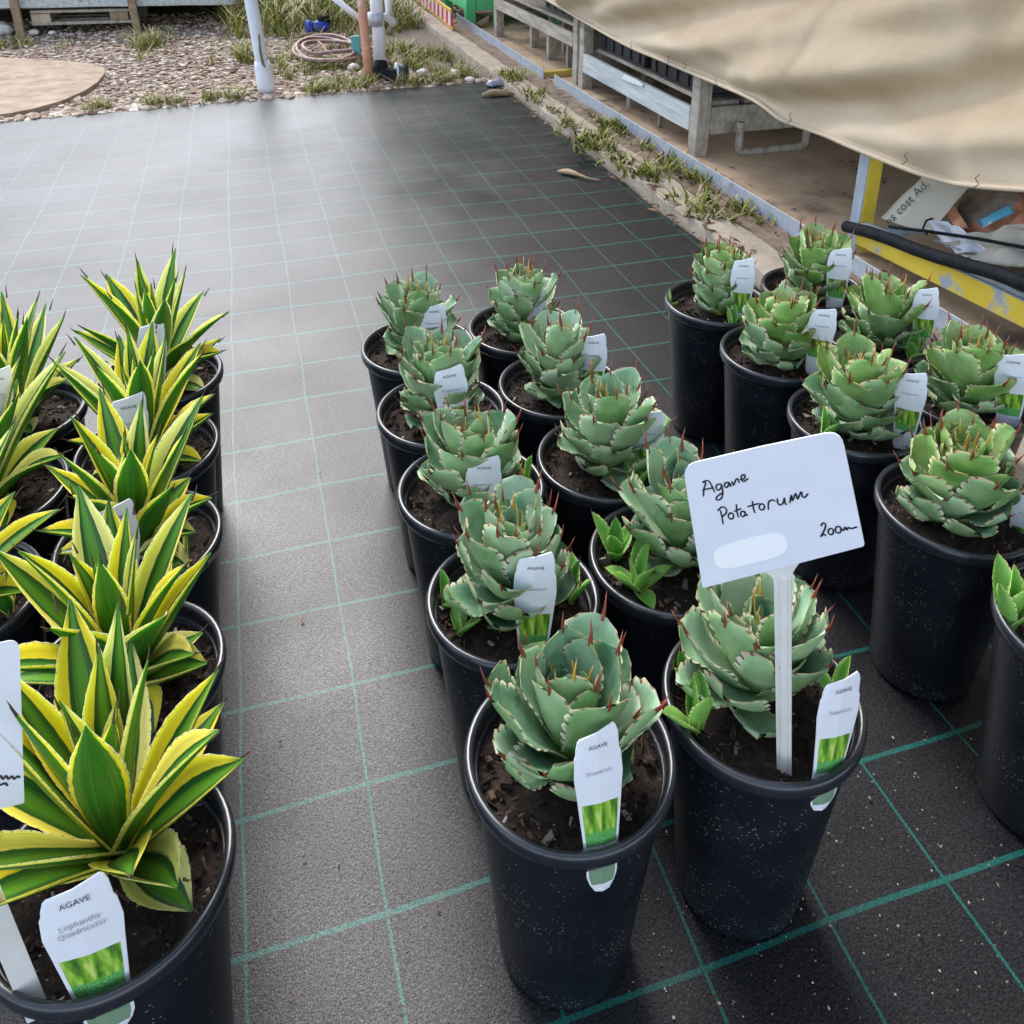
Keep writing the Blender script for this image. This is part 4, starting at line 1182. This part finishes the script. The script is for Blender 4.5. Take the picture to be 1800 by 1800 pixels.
# black crates on the bench decks
def crate(x, y, z, sx, sy, sz, label, sd):
    t = empty('black_crate', (x, y, z)); tag(t, label, 'crate', 'black crates on the benches')
    b_ = box_mesh('bottom', sx, sy, .01, .002); obj('bottom', b_, M['black_plastic'], t)
    for (dx, dy, wx, wy) in ((sx / 2 - .005, 0, .01, sy), (-sx / 2 + .005, 0, .01, sy), (0, sy / 2 - .005, sx - .022, .01), (0, -sy / 2 + .005, sx - .022, .01)):
        obj('side_wall', box_mesh('side_wall', wx, wy, sz, .002), M['black_plastic'], t, (dx, dy, .0105))
    for k in range(5):
        yy = -sy / 2 + sy * (k + .5) / 5
        obj('rib', box_mesh('rib', .008, .014, sz * .98, .002), M['black_plastic'], t, (-sx / 2 - .0035, yy, .012))
    return t
crate(1.92, 3.27, .226, .42, .50, .22, 'black plastic crate on the bench end nearest the steel leg', 1)
crate(1.92, 3.84, .226, .42, .50, .22, 'black plastic crate behind the paper scrap on the bench', 2)
crate(1.95, 4.75, .296, .42, .60, .22, 'black plastic crate on the plain grey railed bench', 3)
# yellow board lying on the floor
yb = empty('yellow_board', (1.62, 4.42, .016)); tag(yb, 'worn yellow painted board lying on the shed floor', 'board')
beam('plank', (1.50, 4.46, .032), (2.3, 4.52, .032), .06, .032, M['yellow_old'], yb, .004, jitter=.002)

# steel rack with chipped yellow paint
rk = empty('steel_rack', (1.62, 1.97, .016)); tag(rk, 'low steel rack with chipped yellow and grey paint', 'rack')
p_top = on_x(1523, 258, 1.62); 
beam('post', (1.632, 1.975, .016), (1.632, 1.975, .40), .006, .040, M['grey_steel'], rk, .001, up=(0, 1, 0))
beam('post', (1.655, 1.955, .016), (1.655, 1.955, .40), .044, .006, M['yellow_paint'], rk, .001, up=(0, 1, 0))
ra, rb = on_x(1506, 411, 1.615), on_x(1800, 553, 1.615)
rc = ra + (rb - ra) * 2.0
beam('front_rail', ra, rc, .006, .058, M['yellow_paint'], rk, .001)
beam('rail_lip', ra + Vector((.016, 0, .029)), rc + Vector((.016, 0, .029)), .034, .005, M['grey_steel'], rk, .001)
beam('rail_lip', ra + Vector((.012, 0, -.028)), rc + Vector((.012, 0, -.028)), .026, .005, M['grey_steel'], rk, .001)
obj('back_rail', box_mesh('back_rail', .02, 1.3, .05, .002), M['grey_steel'], rk, (.78, -.62, .06))
for k in range(6):
    obj('cross_bar', box_mesh('cross_bar', .76, .03, .02, .002), M['grey_steel'], rk, (.40, -.08 - k * .22, .075))
ta, tb = on_x(1487, 398, 1.60), on_x(1800, 498, 1.60)
tdir = (tb - ta)
ft = [ta + tdir * t + Vector((.004 * math.sin(t * 5), 0, .004 * math.sin(t * 9))) for t in np.linspace(0, 1.9, 14)]
tag(obj('foam_tube', tube('foam_tube', [p - ta for p in ft], .017, 12), M['rubber'], None, ta), 'thick black foam tube tied along the yellow steel rack', 'tube')
wa = [on_x(1562, 398, 1.60), on_x(1640, 408, 1.66), on_x(1720, 420, 1.70), on_x(1800, 435, 1.72), on_x(1900, 452, 1.75)]
tag(obj('bungee_cord', tube('bungee_cord', [p - wa[0] for p in wa], .0045, 6), M['rubber'], None, wa[0]), 'thin black cord stretched above the foam tube', 'cord')
wa = [on_x(1630, 412, 1.63), on_x(1622, 402, 1.64), on_x(1628, 388, 1.66), on_x(1640, 384, 1.68)]
tag(obj('tie_wire', tube('tie_wire', [p - wa[0] for p in wa], .003, 5), M['rubber'], None, wa[0]), 'loose black tie loop on the foam tube', 'wire')

# newspapers and rubbish on the rack
def sheet(name, corners, m, label, cat, crumple=.012, n=10, th=.0012, seed=0, group=None):
    a, b, c, d = [Vector(p) for p in corners]
    org = (a + b + c + d) / 4
    nrm = (b - a).cross(d - a).normalized()
    V, Fc, U = [], [], []
    for s in (1, -1):
        for j in range(n + 1):
            for i in range(n + 1):
                u_, v_ = i / n, j / n
                p = (a * (1 - u_) + b * u_) * (1 - v_) + (d * (1 - u_) + c * u_) * v_ - org
                h = crumple * (mnoise.noise(p * 14 + Vector((seed, 0, 0))) + .5 * mnoise.noise(p * 37 + Vector((0, seed, 0))))
                V.append(p + nrm * (h + s * th / 2)); U.append((u_, v_))
    n1 = (n + 1) ** 2
    for s in (0, 1):
        for j in range(n):
            for i in range(n):
                q = (s * n1 + j * (n + 1) + i,); q = (q[0], q[0] + 1, q[0] + n + 2, q[0] + n + 1)
                Fc.append(q if s == 0 else q[::-1])
    ring = [i for i in range(n + 1)] + [(j + 1) * (n + 1) - 1 for j in range(1, n + 1)] + [n * (n + 1) + i for i in range(n - 1, -1, -1)] + [j * (n + 1) for j in range(n - 1, 0, -1)]
    for k in range(len(ring)):
        i, j = ring[k], ring[(k + 1) % len(ring)]
        Fc.append((i, j, j + n1, i + n1))
    o = obj(name, mesh(name, V, Fc, True, None, U), m, None, org)
    tag(o, label, cat, group)
    return o, nrm
def mat_news():
    m, nd, ln, b = new_mat('newsprint')
    uv = N(nd, 'ShaderNodeUVMap'); s = N(nd, 'ShaderNodeSeparateXYZ'); ln.new(uv.outputs[0], s.inputs[0])
    n1 = N(nd, 'ShaderNodeTexNoise', Scale=120, Detail=3); ln.new(uv.outputs[0], n1.inputs['Vector'])
    rows = math_n(nd, ln, 'SINE', math_n(nd, ln, 'MULTIPLY', s.outputs[1], 150))
    k = math_n(nd, ln, 'MULTIPLY', smooth01(nd, ln, rows, .0, .4), smooth01(nd, ln, n1.outputs[0], .42, .55))
    body = math_n(nd, ln, 'MULTIPLY', k, smooth01(nd, ln, s.outputs[1], .36, .38))
    col = mixc(nd, ln, math_n(nd, ln, 'MULTIPLY', body, .55), (.50, .46, .37), (.20, .19, .17))
    ln.new(col, b.inputs['Base Color']); b.inputs['Roughness'].default_value = .9
    return m
M['news'] = mat_news()
XN = 1.70
c_ = [on_x(1548, 383, XN - .03), on_x(1640, 290, XN + .03), on_x(1705, 325, XN + .06), on_x(1632, 412, XN)]
npaper, nn = sheet('newspaper', c_, M['news'], 'old newspaper page with bold heading wedged under the cloth', 'newspaper', .006, seed=2)
tm = text_mesh('heading', 'ps cost Ad.', .036)
d_ = (Vector(c_[1]) - Vector(c_[0])).normalized()
if nn.dot(Vector(CAMP) - Vector(c_[0])) < 0: nn = -nn
upd = nn.cross(d_).normalized()
org = Vector(c_[0]).lerp(Vector(c_[1]), .35) + (Vector(c_[3]) - Vector(c_[0])) * .20 - npaper.location + nn * .006
tt = obj('heading', tm, M['ink'], npaper)
tt.matrix_local = Matrix.Translation(org) @ Matrix((d_, upd, nn)).transposed().to_4x4()
sheet('newspaper', [on_x(1640, 425, 1.68), on_x(1800, 395, 1.80), on_x(1840, 470, 1.74), on_x(1720, 460, 1.66)], M['news'], 'crumpled newspaper spread at the back of the steel rack', 'newspaper', .02, seed=6)
mgz = noisy('magazine_print', (.05, .035, .03), (.26, .18, .12), 14, .5, 0, None, (.42, .16, .08), c3pos=(.52, .60))
sheet('magazine', [on_x(1690, 345, 1.80), on_x(1800, 335, 1.84), on_x(1810, 420, 1.80), on_x(1672, 405, 1.76)], mgz, 'dark colour printed magazine page lying behind the newspaper', 'magazine', .02, seed=9)
sheet('plastic_bag', [on_x(1628, 392, 1.69), on_x(1665, 388, 1.73), on_x(1740, 440, 1.72), on_x(1680, 448, 1.66)], noisy('white_bag_film', (.60, .62, .66), (.80, .80, .82), 20, .3), 'crumpled white plastic bag behind the black cord', 'bag', .03, seed=12)
sheet('blue_packet', [on_x(1718, 388, 1.76), on_x(1775, 360, 1.80), on_x(1782, 374, 1.80), on_x(1726, 400, 1.76)], noisy('blue_packet_print', (.02, .20, .36), (.06, .34, .50), 16, .4, c3=(.7, .7, .66), c3pos=(.6, .64)), 'blue and white printed packet strip on the rubbish', 'packet', .006, seed=15)
sheet('orange_wrapper', [on_x(1658, 372, 1.74), on_x(1680, 365, 1.76), on_x(1702, 400, 1.75), on_x(1684, 408, 1.73)], noisy('orange_wrapper_print', (.40, .12, .06), (.56, .26, .13), 24, .5), 'orange red curled wrapper scrap between newspaper and bag', 'wrapper', .014, seed=17)

# beige shade cloth hung in front of the benches
HEM = [(880, -45), (960, 0), (1020, 35), (1100, 80), (1165, 108), (1225, 134), (1320, 175), (1370, 210), (1400, 222), (1450, 240), (1500, 262), (1600, 302), (1660, 320), (1700, 328), (1800, 336), (1900, 335), (2020, 320)]
hem = []
for i, p in enumerate(HEM):
    X = 1.585 + .012 * math.sin(i * 1.7)
    hem.append(on_x(*p, X))
hem = [Vector((1.60, 5.25, .52))] + hem + [Vector((1.60, .7, .47)), Vector((1.60, .2, .50))]
hp = [np.array(h) for h in hem]
hem_s = [Vector(q) for q in smooth_stroke([tuple(h) for h in hp], 9)]
TOPZ = 2.55
V, Fc, U = [], [], []
NV = 64
dist = 0
for i, h in enumerate(hem_s):
    if i: dist += (h - hem_s[i - 1]).length
    for j in range(NV + 1):
        t = (j / NV) ** 1.6
        z = h.z + (TOPZ - h.z) * t
        y = h.y
        # slack diagonal folds that fade upwards
        k = math.exp(-((z - h.z) / .55))
        s1 = (y * .55 + z * 1.9)
        fold = .060 * math.sin(s1 * 7.5 + 1.3 * mnoise.noise(Vector((y * .9, z * 1.5, 0)))) * min(1, (z - h.z) / .12)
        fold += .030 * math.sin(s1 * 17 + 2 * mnoise.noise(Vector((y, z * 2, 4)))) * min(1, (z - h.z) / .08)
        fold += .030 * mnoise.noise(Vector((y * 2.4, z * 5, 2))) + .018 * mnoise.noise(Vector((y * 7, z * 9, 6)))
        x = h.x + .02 + .30 * t ** .8 - .05 * math.sin(min(1, (z - h.z) / .3) * 3.14) + fold * (.35 + .65 * k)
        if j <= 1: x = h.x + .004 * mnoise.noise(Vector((y * 8, 0, 1)))
        V.append((x, y, z)); U.append((dist, t))
n = NV + 1
for i in range(len(hem_s) - 1):
    for j in range(NV):
        Fc.append((i * n + j, (i + 1) * n + j, (i + 1) * n + j + 1, i * n + j + 1))
cl = obj('shade_cloth', mesh('shade_cloth', V, Fc, True, None, U), M['tarp'])
tag(cl, 'beige woven shade cloth hanging in folds in front of the benches', 'cloth')
so = cl.modifiers.new('thickness', 'SOLIDIFY'); so.thickness = .003
hr = tube('hem_roll', [h + Vector((-.002, 0, .004)) for h in hem_s], .0065, 7)
obj('hem_roll', hr, M['tarp'], cl)
for p in [(1045, 62), (1112, 78), (1178, 104), (1208, 112), (1262, 143), (1393, 205), (1597, 275), (1722, 316)]:
    q = on_x(*p, 1.565)
    st = [q + Vector((-.004, 0, .012)), q + Vector((-.010, .004, .004)), q + Vector((-.006, -.006, -.008)), q + Vector((-.012, .003, -.02))]
    obj('stitch', tube('stitch', st, .0011, 4), M['ink'], cl)
tr = tube('top_rail', [(1.91, .1, TOPZ), (1.91, 5.6, TOPZ)], .024, 8)
tag(obj('top_rail', tr, M['galv']), 'galvanised pipe rail that carries the beige shade cloth', 'rail')
for y in (.15, 5.55):
    tag(obj('rail_post', tube('rail_post', [(1.96, y, 0.0), (1.96, y, TOPZ + .03)], .024, 8), M['galv']), 'galvanised upright pipe under the shade cloth rail, ' + ('beside the steel rack' if y < 1 else 'beside the plain railed bench'), 'post', 'posts of the shade cloth rail')

# the dark net covered shade house over the benches (the mat mirrors it)
M['net'] = noisy('black_shade_net', (.010, .012, .011), (.022, .026, .023), 30, .8, spec=.1)
sh = empty('shade_house', (1.15, -2.5, 0)); tag(sh, 'dark net covered shade house over the benches beside the kerb', 'shade house')
obj('roof', box_mesh('roof', 4.2, 12.6, .02, .002), M['net'], sh, (2.1, 6.3, 2.80))
obj('back_wall', box_mesh('back_wall', .02, 12.5, 2.79, .002), M['net'], sh, (4.1, 6.3, .005))
obj('end_wall', box_mesh('end_wall', 4.05, .02, 2.79, .002), M['net'], sh, (2.06, 12.58, .005))
for (dx, dy) in ((.03, .05), (.03, 12.5), (4.05, .05), (4.05, 12.4)):
    obj('post', tube('post', [(dx, dy, -.02), (dx, dy, 2.80)], .025, 8), M['galv'], sh)

# ================================================================== FAR END: posts, pipes, crate, board, raised bed
a, b_ = on_y(469, 152, 4.66), on_y(441, 0, 4.66)
a.z = -.02
wp = empty('white_post', a); tag(wp, 'leaning white plastic pipe post with a split taped foot', 'post')
d = (b_ - a)
obj('pipe', tube('pipe', [d * t for t in np.linspace(0, 3.2, 8)], .033, 14), M['pvc'], wp)
obj('foot_sleeve', tube('foot_sleeve', [d * .0, d * .1, d * .3, d * .36], [.046, .046, .041, .036], 12), M['pvc'], wp)
sl = [on_y(*p, 4.62) - a for p in [(455, 60), (457, 88), (462, 112), (466, 118)]]
obj('crack', tube('crack', sl, [.004, .006, .007, .003], 5), M['dirt'], wp)
a, b_ = on_y(649, 140, 4.75), on_y(635, 0, 4.75); a.z = -.02
sp_ = empty('salmon_pole', a); tag(sp_, 'upright pole with peeling salmon paint at the mat edge', 'pole')
d = b_ - a
obj('shaft', tube('shaft', [d * t for t in np.linspace(0, 3.4, 10)], .023, 12), M['salmon'], sp_)

wpz = empty('drain_pipe', on_y(668, 120, 4.82)); tag(wpz, 'white drain pipe with black elbow and end cap', 'pipe')
o_ = wpz.location
def rel(*pp): return [Vector(p) - o_ for p in pp]
obj('riser', tube('riser', rel(on_y(668, 112, 4.82), on_y(666, 60, 4.82), on_y(662, 20, 4.82), on_y(660, -40, 4.82)), .034, 14), M['pvc'], wpz)
obj('collar', tube('collar', rel(on_y(661, 45, 4.82), on_y(660, 22, 4.82)), .042, 14), M['galv'], wpz)
el = [on_y(668, 110, 4.82), on_y(668, 122, 4.80), on_y(672, 131, 4.78), on_y(682, 135, 4.76), on_y(700, 132, 4.74), on_y(712, 132, 4.73)]
obj('elbow', tube('elbow', rel(*el), [.042, .044, .044, .043, .040, .040], 14), M['rubber'], wpz)
obj('end_cap', tube('end_cap', rel(on_y(697, 129, 4.74), on_y(699, 129, 4.74), on_y(714, 131, 4.72), on_y(716, 131, 4.72)), [.045, .056, .056, .048], 16), M['black_plastic'], wpz)
obj('cap_ring', tube('cap_ring', rel(on_y(695, 129, 4.74), on_y(699, 129, 4.74)), [.060, .060], 16), M['galv'], wpz)
pl_ = [on_y(660, 28, 4.84), on_y(680, 30, 4.90), on_y(688, 36, 4.92), on_y(692, 42, 4.94)]
obj('branch', tube('branch', rel(*pl_), .022, 10), M['pvc'], wpz)
obj('branch', tube('branch', rel(on_y(684, 26, 4.92), on_y(682, 0, 4.92), on_y(681, -40, 4.92)), .020, 10), M['pvc'], wpz)
obj('branch', tube('branch', rel(on_y(634, 34, 4.86), on_y(606, 12, 4.88), on_y(580, -10, 4.9)), .017, 10), M['pvc'], wpz)

# coiled hose, blue fitting, teal sheet, sticks
hc = []
c0 = on_z(565, 95)
for k in range(64):
    t = k / 63; an = t * 2 * math.pi * 2.6
    rr_ = 1 + .35 * mnoise.noise(Vector((t * 7, 1, 0)))
    hc.append(Vector((.21 * rr_ * math.cos(an) * (1 - .25 * t) + .06 * t, .45 * rr_ * math.sin(an) * (1 - .3 * t) - .1 * t, .02 + .03 * t + .014 * math.sin(an * 1.7))))
hc += [Vector((.30, -.1, .04)), Vector((.34, -.5, .02))]
tag(obj('garden_hose', tube('garden_hose', hc, .012, 7), M['hose'], None, c0), 'faded brown hose lying in loose coils among the weeds', 'hose')
bl = on_z(548, 58)
bt = empty('blue_fitting', (bl.x, bl.y, 0)); tag(bt, 'bright blue plastic pipe fitting lying beyond the hose coil', 'pipe fitting')
obj('body', tube('body', [(0, 0, .03), (.05, .0, .045), (.12, -.02, .04)], [.045, .04, .03], 10), M['blue'], bt)
obj('collar', tube('collar', [(-.035, 0, .035), (.0, 0, .035)], [.055, .055], 10), M['blue'], bt)
obj('black_cap', tube('black_cap', [(.05, .02, .08), (.13, .02, .085)], [.035, .035], 8), M['rubber'], bt)
tl = on_z(628, 108)
me = box_mesh('teal_panel', .05, .02, .16, .004, .006, 3, 4); 
tag(obj('teal_panel', me, M['teal'], None, (tl.x, tl.y, -.01)), 'small faded teal plastic panel stuck behind the salmon pole', 'panel')
for k, (p, q) in enumerate([((520, 75), (600, 62)), ((545, 112), (620, 108)), ((560, 85), (608, 118)), ((500, 25), (560, 18))]):
    A_, B_ = on_z(*p), on_z(*q)
    pts = [A_.lerp(B_, t) + Vector((.03 * mnoise.noise(Vector((k, t * 4, 0))), .05 * mnoise.noise(Vector((t * 4, k, 2))), .03 + .015 * math.sin(t * 6 + k))) - A_ for t in np.linspace(0, 1, 8)]
    tag(obj('dead_stick', tube('dead_stick', pts, .008, 5), M['timber_warm'], None, A_),
        ['thin dead stick lying across the hose coil', 'dark dead stick lying in front of the hose coil', 'slanting dead stick inside the hose coil', 'dead stick in the tall grass behind the hose'][k], 'stick')

# white rock and a few bigger stones
def rock(px, r_, label, mk, seed):
    p = on_z(*px); bm = bmesh.new(); bmesh.ops.create_icosphere(bm, subdivisions=3, radius=r_)
    for w in bm.verts: w.co *= 1 + .28 * mnoise.noise(w.co * (2.2 / r_) + Vector((seed, 0, 0))); w.co.z *= .62
    tag(obj('rock', bm_mesh('rock', bm, True), mk, None, (p.x, p.y, r_ * .35)), label, 'rock')
wr = noisy('white_rock', (.52, .48, .42), (.74, .71, .66), 9, .8, .4)
rock((2, 60), .085, 'large white rock under the grey timber bed', wr, 1)
rock((60, 60), .035, 'small white stone in front of the pallet beside the stake', wr, 4)
rock((92, 60), .025, 'tiny pale stone in front of the pallet middle', wr, 8)
rock((507, 46), .03, 'white stone lying in the weeds by the blue fitting', wr, 6)
rock((622, 121), .032, 'white stone at the foot of the salmon pole', wr, 9)
rock((742, 130), .030, 'pale stone beside the black end cap', wr, 11)
rock((800, 133), .036, 'cream stone tucked against the kerb face', wr, 13)
rock((826, 143), .026, 'small cream stone at the mat corner by the kerb', wr, 15)
gl = on_z(868, 152)
gm = tube('crumpled_bag', [(-.04, 0, .012), (-.02, 0, .02), (0, .0, .024), (.03, .01, .026), (.06, 0, .02), (.09, .0, .012)], [.012, .03, .022, .032, .02, .008], 9)
for w in gm.vertices:
    w.co += Vector(mnoise.noise_vector(w.co * 55)) * .016; w.co.z *= .7
tag(obj('crumpled_bag', gm, noisy('grey_film', (.22, .22, .26), (.46, .46, .54), 40, .3), None, (gl.x, gl.y, 0)), 'crumpled grey plastic bag at the corner of the mat', 'bag')
bk = on_z(872, 170)
tag(obj('bark_piece', tube('bark_piece', [(-.07, 0, .012), (-.02, .01, .02), (.05, 0, .016), (.09, -.01, .01)], [.008, .018, .016, .006], 6), M['timber_warm'], None, (bk.x, bk.y, 0)), 'curled piece of pale bark by the grey bag', 'bark')

# green painted crate on legs
gx0, gx1, gy = 1.545, 2.25, 6.20
gc = empty('green_crate', (gx0, gy, .016)); tag(gc, 'bright green painted wooden crate standing on stubby legs', 'crate')
for k in range(3):
    zz = .112 + k * .098
    obj('board', box_mesh('board', gx1 - gx0 - .06, .02, .092, .003), M['green_paint'], gc, ((gx1 - gx0) / 2, -.012, zz))
    obj('board', box_mesh('board', .02, .66, .092, .003), M['green_paint'], gc, (.010, .36, zz))
    obj('board', box_mesh('board', .02, .66, .092, .003), M['green_paint'], gc, (gx1 - gx0 - .010, .36, zz))
    obj('board', box_mesh('board', gx1 - gx0 - .06, .02, .092, .003), M['green_paint'], gc, ((gx1 - gx0) / 2, .71, zz))
for (dx, dy) in ((.03, .0), (gx1 - gx0 - .03, .0), (.03, .70), (gx1 - gx0 - .03, .70), (.235, -.005)):
    hh = .42 if dx != .235 else .135
    obj('leg', box_mesh('leg', .068, .068, hh, .003), M['green_paint'], gc, (dx, dy, 0))
obj('floor_panel', box_mesh('floor_panel', gx1 - gx0 - .1, .60, .02, .002), M['green_paint'], gc, ((gx1 - gx0) / 2, .36, .118))
# a broken brown pot shard by the crate
bs = on_z(838, 52)
tag(obj('bark_chunk', tube('bark_chunk', [(0, 0, .02), (.06, -.03, .05), (.10, -.02, .09)], [.02, .03, .008], 6), M['timber_warm'], None, (bs.x, bs.y, .01)), 'broken brown bark chunk lying by the green crate leg', 'bark')

# hazard striped board
def mat_hazard():
    m, nd, ln, b = new_mat('hazard_stripes')
    tc = N(nd, 'ShaderNodeTexCoord'); s = N(nd, 'ShaderNodeSeparateXYZ'); ln.new(tc.outputs['Object'], s.inputs[0])
    x = math_n(nd, ln, 'ADD', s.outputs[1], math_n(nd, ln, 'MULTIPLY', s.outputs[2], .55))
    k = math_n(nd, ln, 'FLOORED_MODULO', x, .16)
    st = math_n(nd, ln, 'LESS_THAN', k, .08)
    col = mixc(nd, ln, st, (.72, .62, .60), (.52, .03, .04))
    top = math_n(nd, ln, 'GREATER_THAN', s.outputs[2], .115)
    low = math_n(nd, ln, 'LESS_THAN', s.outputs[2], .020)
    col = mixc(nd, ln, math_n(nd, ln, 'MAXIMUM', top, low), col, (.66, .40, .05))
    ln.new(col, b.inputs['Base Color']); b.inputs['Roughness'].default_value = .5
    return m
hz = box_mesh('hazard_board', .012, 1.9, .14, .002)
ho = obj('hazard_board', hz, mat_hazard(), None, (1.415, 6.86, .045)); ho.rotation_euler = (0, R(-4), R(-2))
tag(ho, 'red and white striped hazard board with orange edges along the kerb', 'board')
stones('drain_gravel', 500, lambda q: (q.uniform(1.43, 1.75), q.uniform(6.3, 8)), lambda q: .012 + .014 * q.random(), 41, 'stone', zf=lambda x, y: .02, label='grey gravel heaped behind the striped hazard board', cat='gravel')

# timber raised bed with stakes, a pallet below it
rbx = empty('raised_bed', (-1.42, 6.82, -.012)); tag(rbx, 'weathered grey timber raised bed held by brown stakes', 'raised bed')
zb = [on_y(0, 16, 6.8).z, on_y(415, 10, 6.8).z]
def bed_board(xa, xb, za, zb_, name='front_board', y=6.84, h=.34):
    beam(name, (xa, y, za + h / 2), (xb, y, zb_ + h / 2), .03, h, M['timber_blue'], rbx, .004, jitter=.003, seed=xa)
bed_board(-2.9, -1.43, .205, .182)
bed_board(-1.42, -.70, .180, .165)
bed_board(-.69, .0, .164, .148)
beam('back_board', (-2.9, 8.3, .25), (0, 8.3, .25), .03, .54, M['timber'], rbx, .003)  # board added down to the ground so the gap under the bed stays dark
beam('side_board', (-.015, 6.87, .32), (-.015, 8.28, .32), .03, .34, M['timber'], rbx, .003)
obj('bed_soil', box_mesh('bed_soil', 2.80, 1.38, .22, .01, .02, 4, 8), M['dirt'], rbx, (-.05, .76, .215))
obj('bed_floor', box_mesh('bed_floor', 2.85, 1.40, .02, .002), M['timber'], rbx, (-.04, .76, .19))
for (xx, zt) in ((-1.425, .5), (-.685, .5)):
    beam('stake', (xx, 6.79, -.02), (xx - (.01 if xx < -1 else .03), 6.795, zt), .052, .045, M['timber_warm'], rbx, .003, up=(0, 1, 0), jitter=.003, seed=xx)
for xx in (-2.6, -1.4, -.72, -.05):
    beam('stump', (xx, 7.6, -.02), (xx, 7.6, .19), .09, .09, M['timber'], rbx, .003, up=(0, 1, 0))
beam('stump', (-.04, 6.95, -.02), (-.04, 6.95, .16), .09, .09, M['timber_warm'], rbx, .003, up=(0, 1, 0))
pt = empty('pallet', (-1.38, 6.92, -.012)); tag(pt, 'old timber pallet pushed under the grey raised bed', 'pallet')
for k in range(4): beam('deck_slat', (-1.36, 6.90 + k * .16, .068), (-.72, 6.90 + k * .16, .058), .10, .020, M['timber'], pt, .002)
for k in range(2): beam('deck_slat', (-1.36, 6.90 + k * .3, .150), (-.72, 6.90 + k * .3, .138), .10, .018, M['timber'], pt, .002)
for xx in (-1.30, -.80):
    for yy in (6.91, 7.3):
        obj('block', box_mesh('block', .12, .10, .066, .003), noisy('pallet_block', (.40, .30, .20), (.56, .46, .34), 20, .8) if yy < 7 and xx < -1 else M['timber_warm'], pt, (xx + 1.38, yy - 6.92, .082))
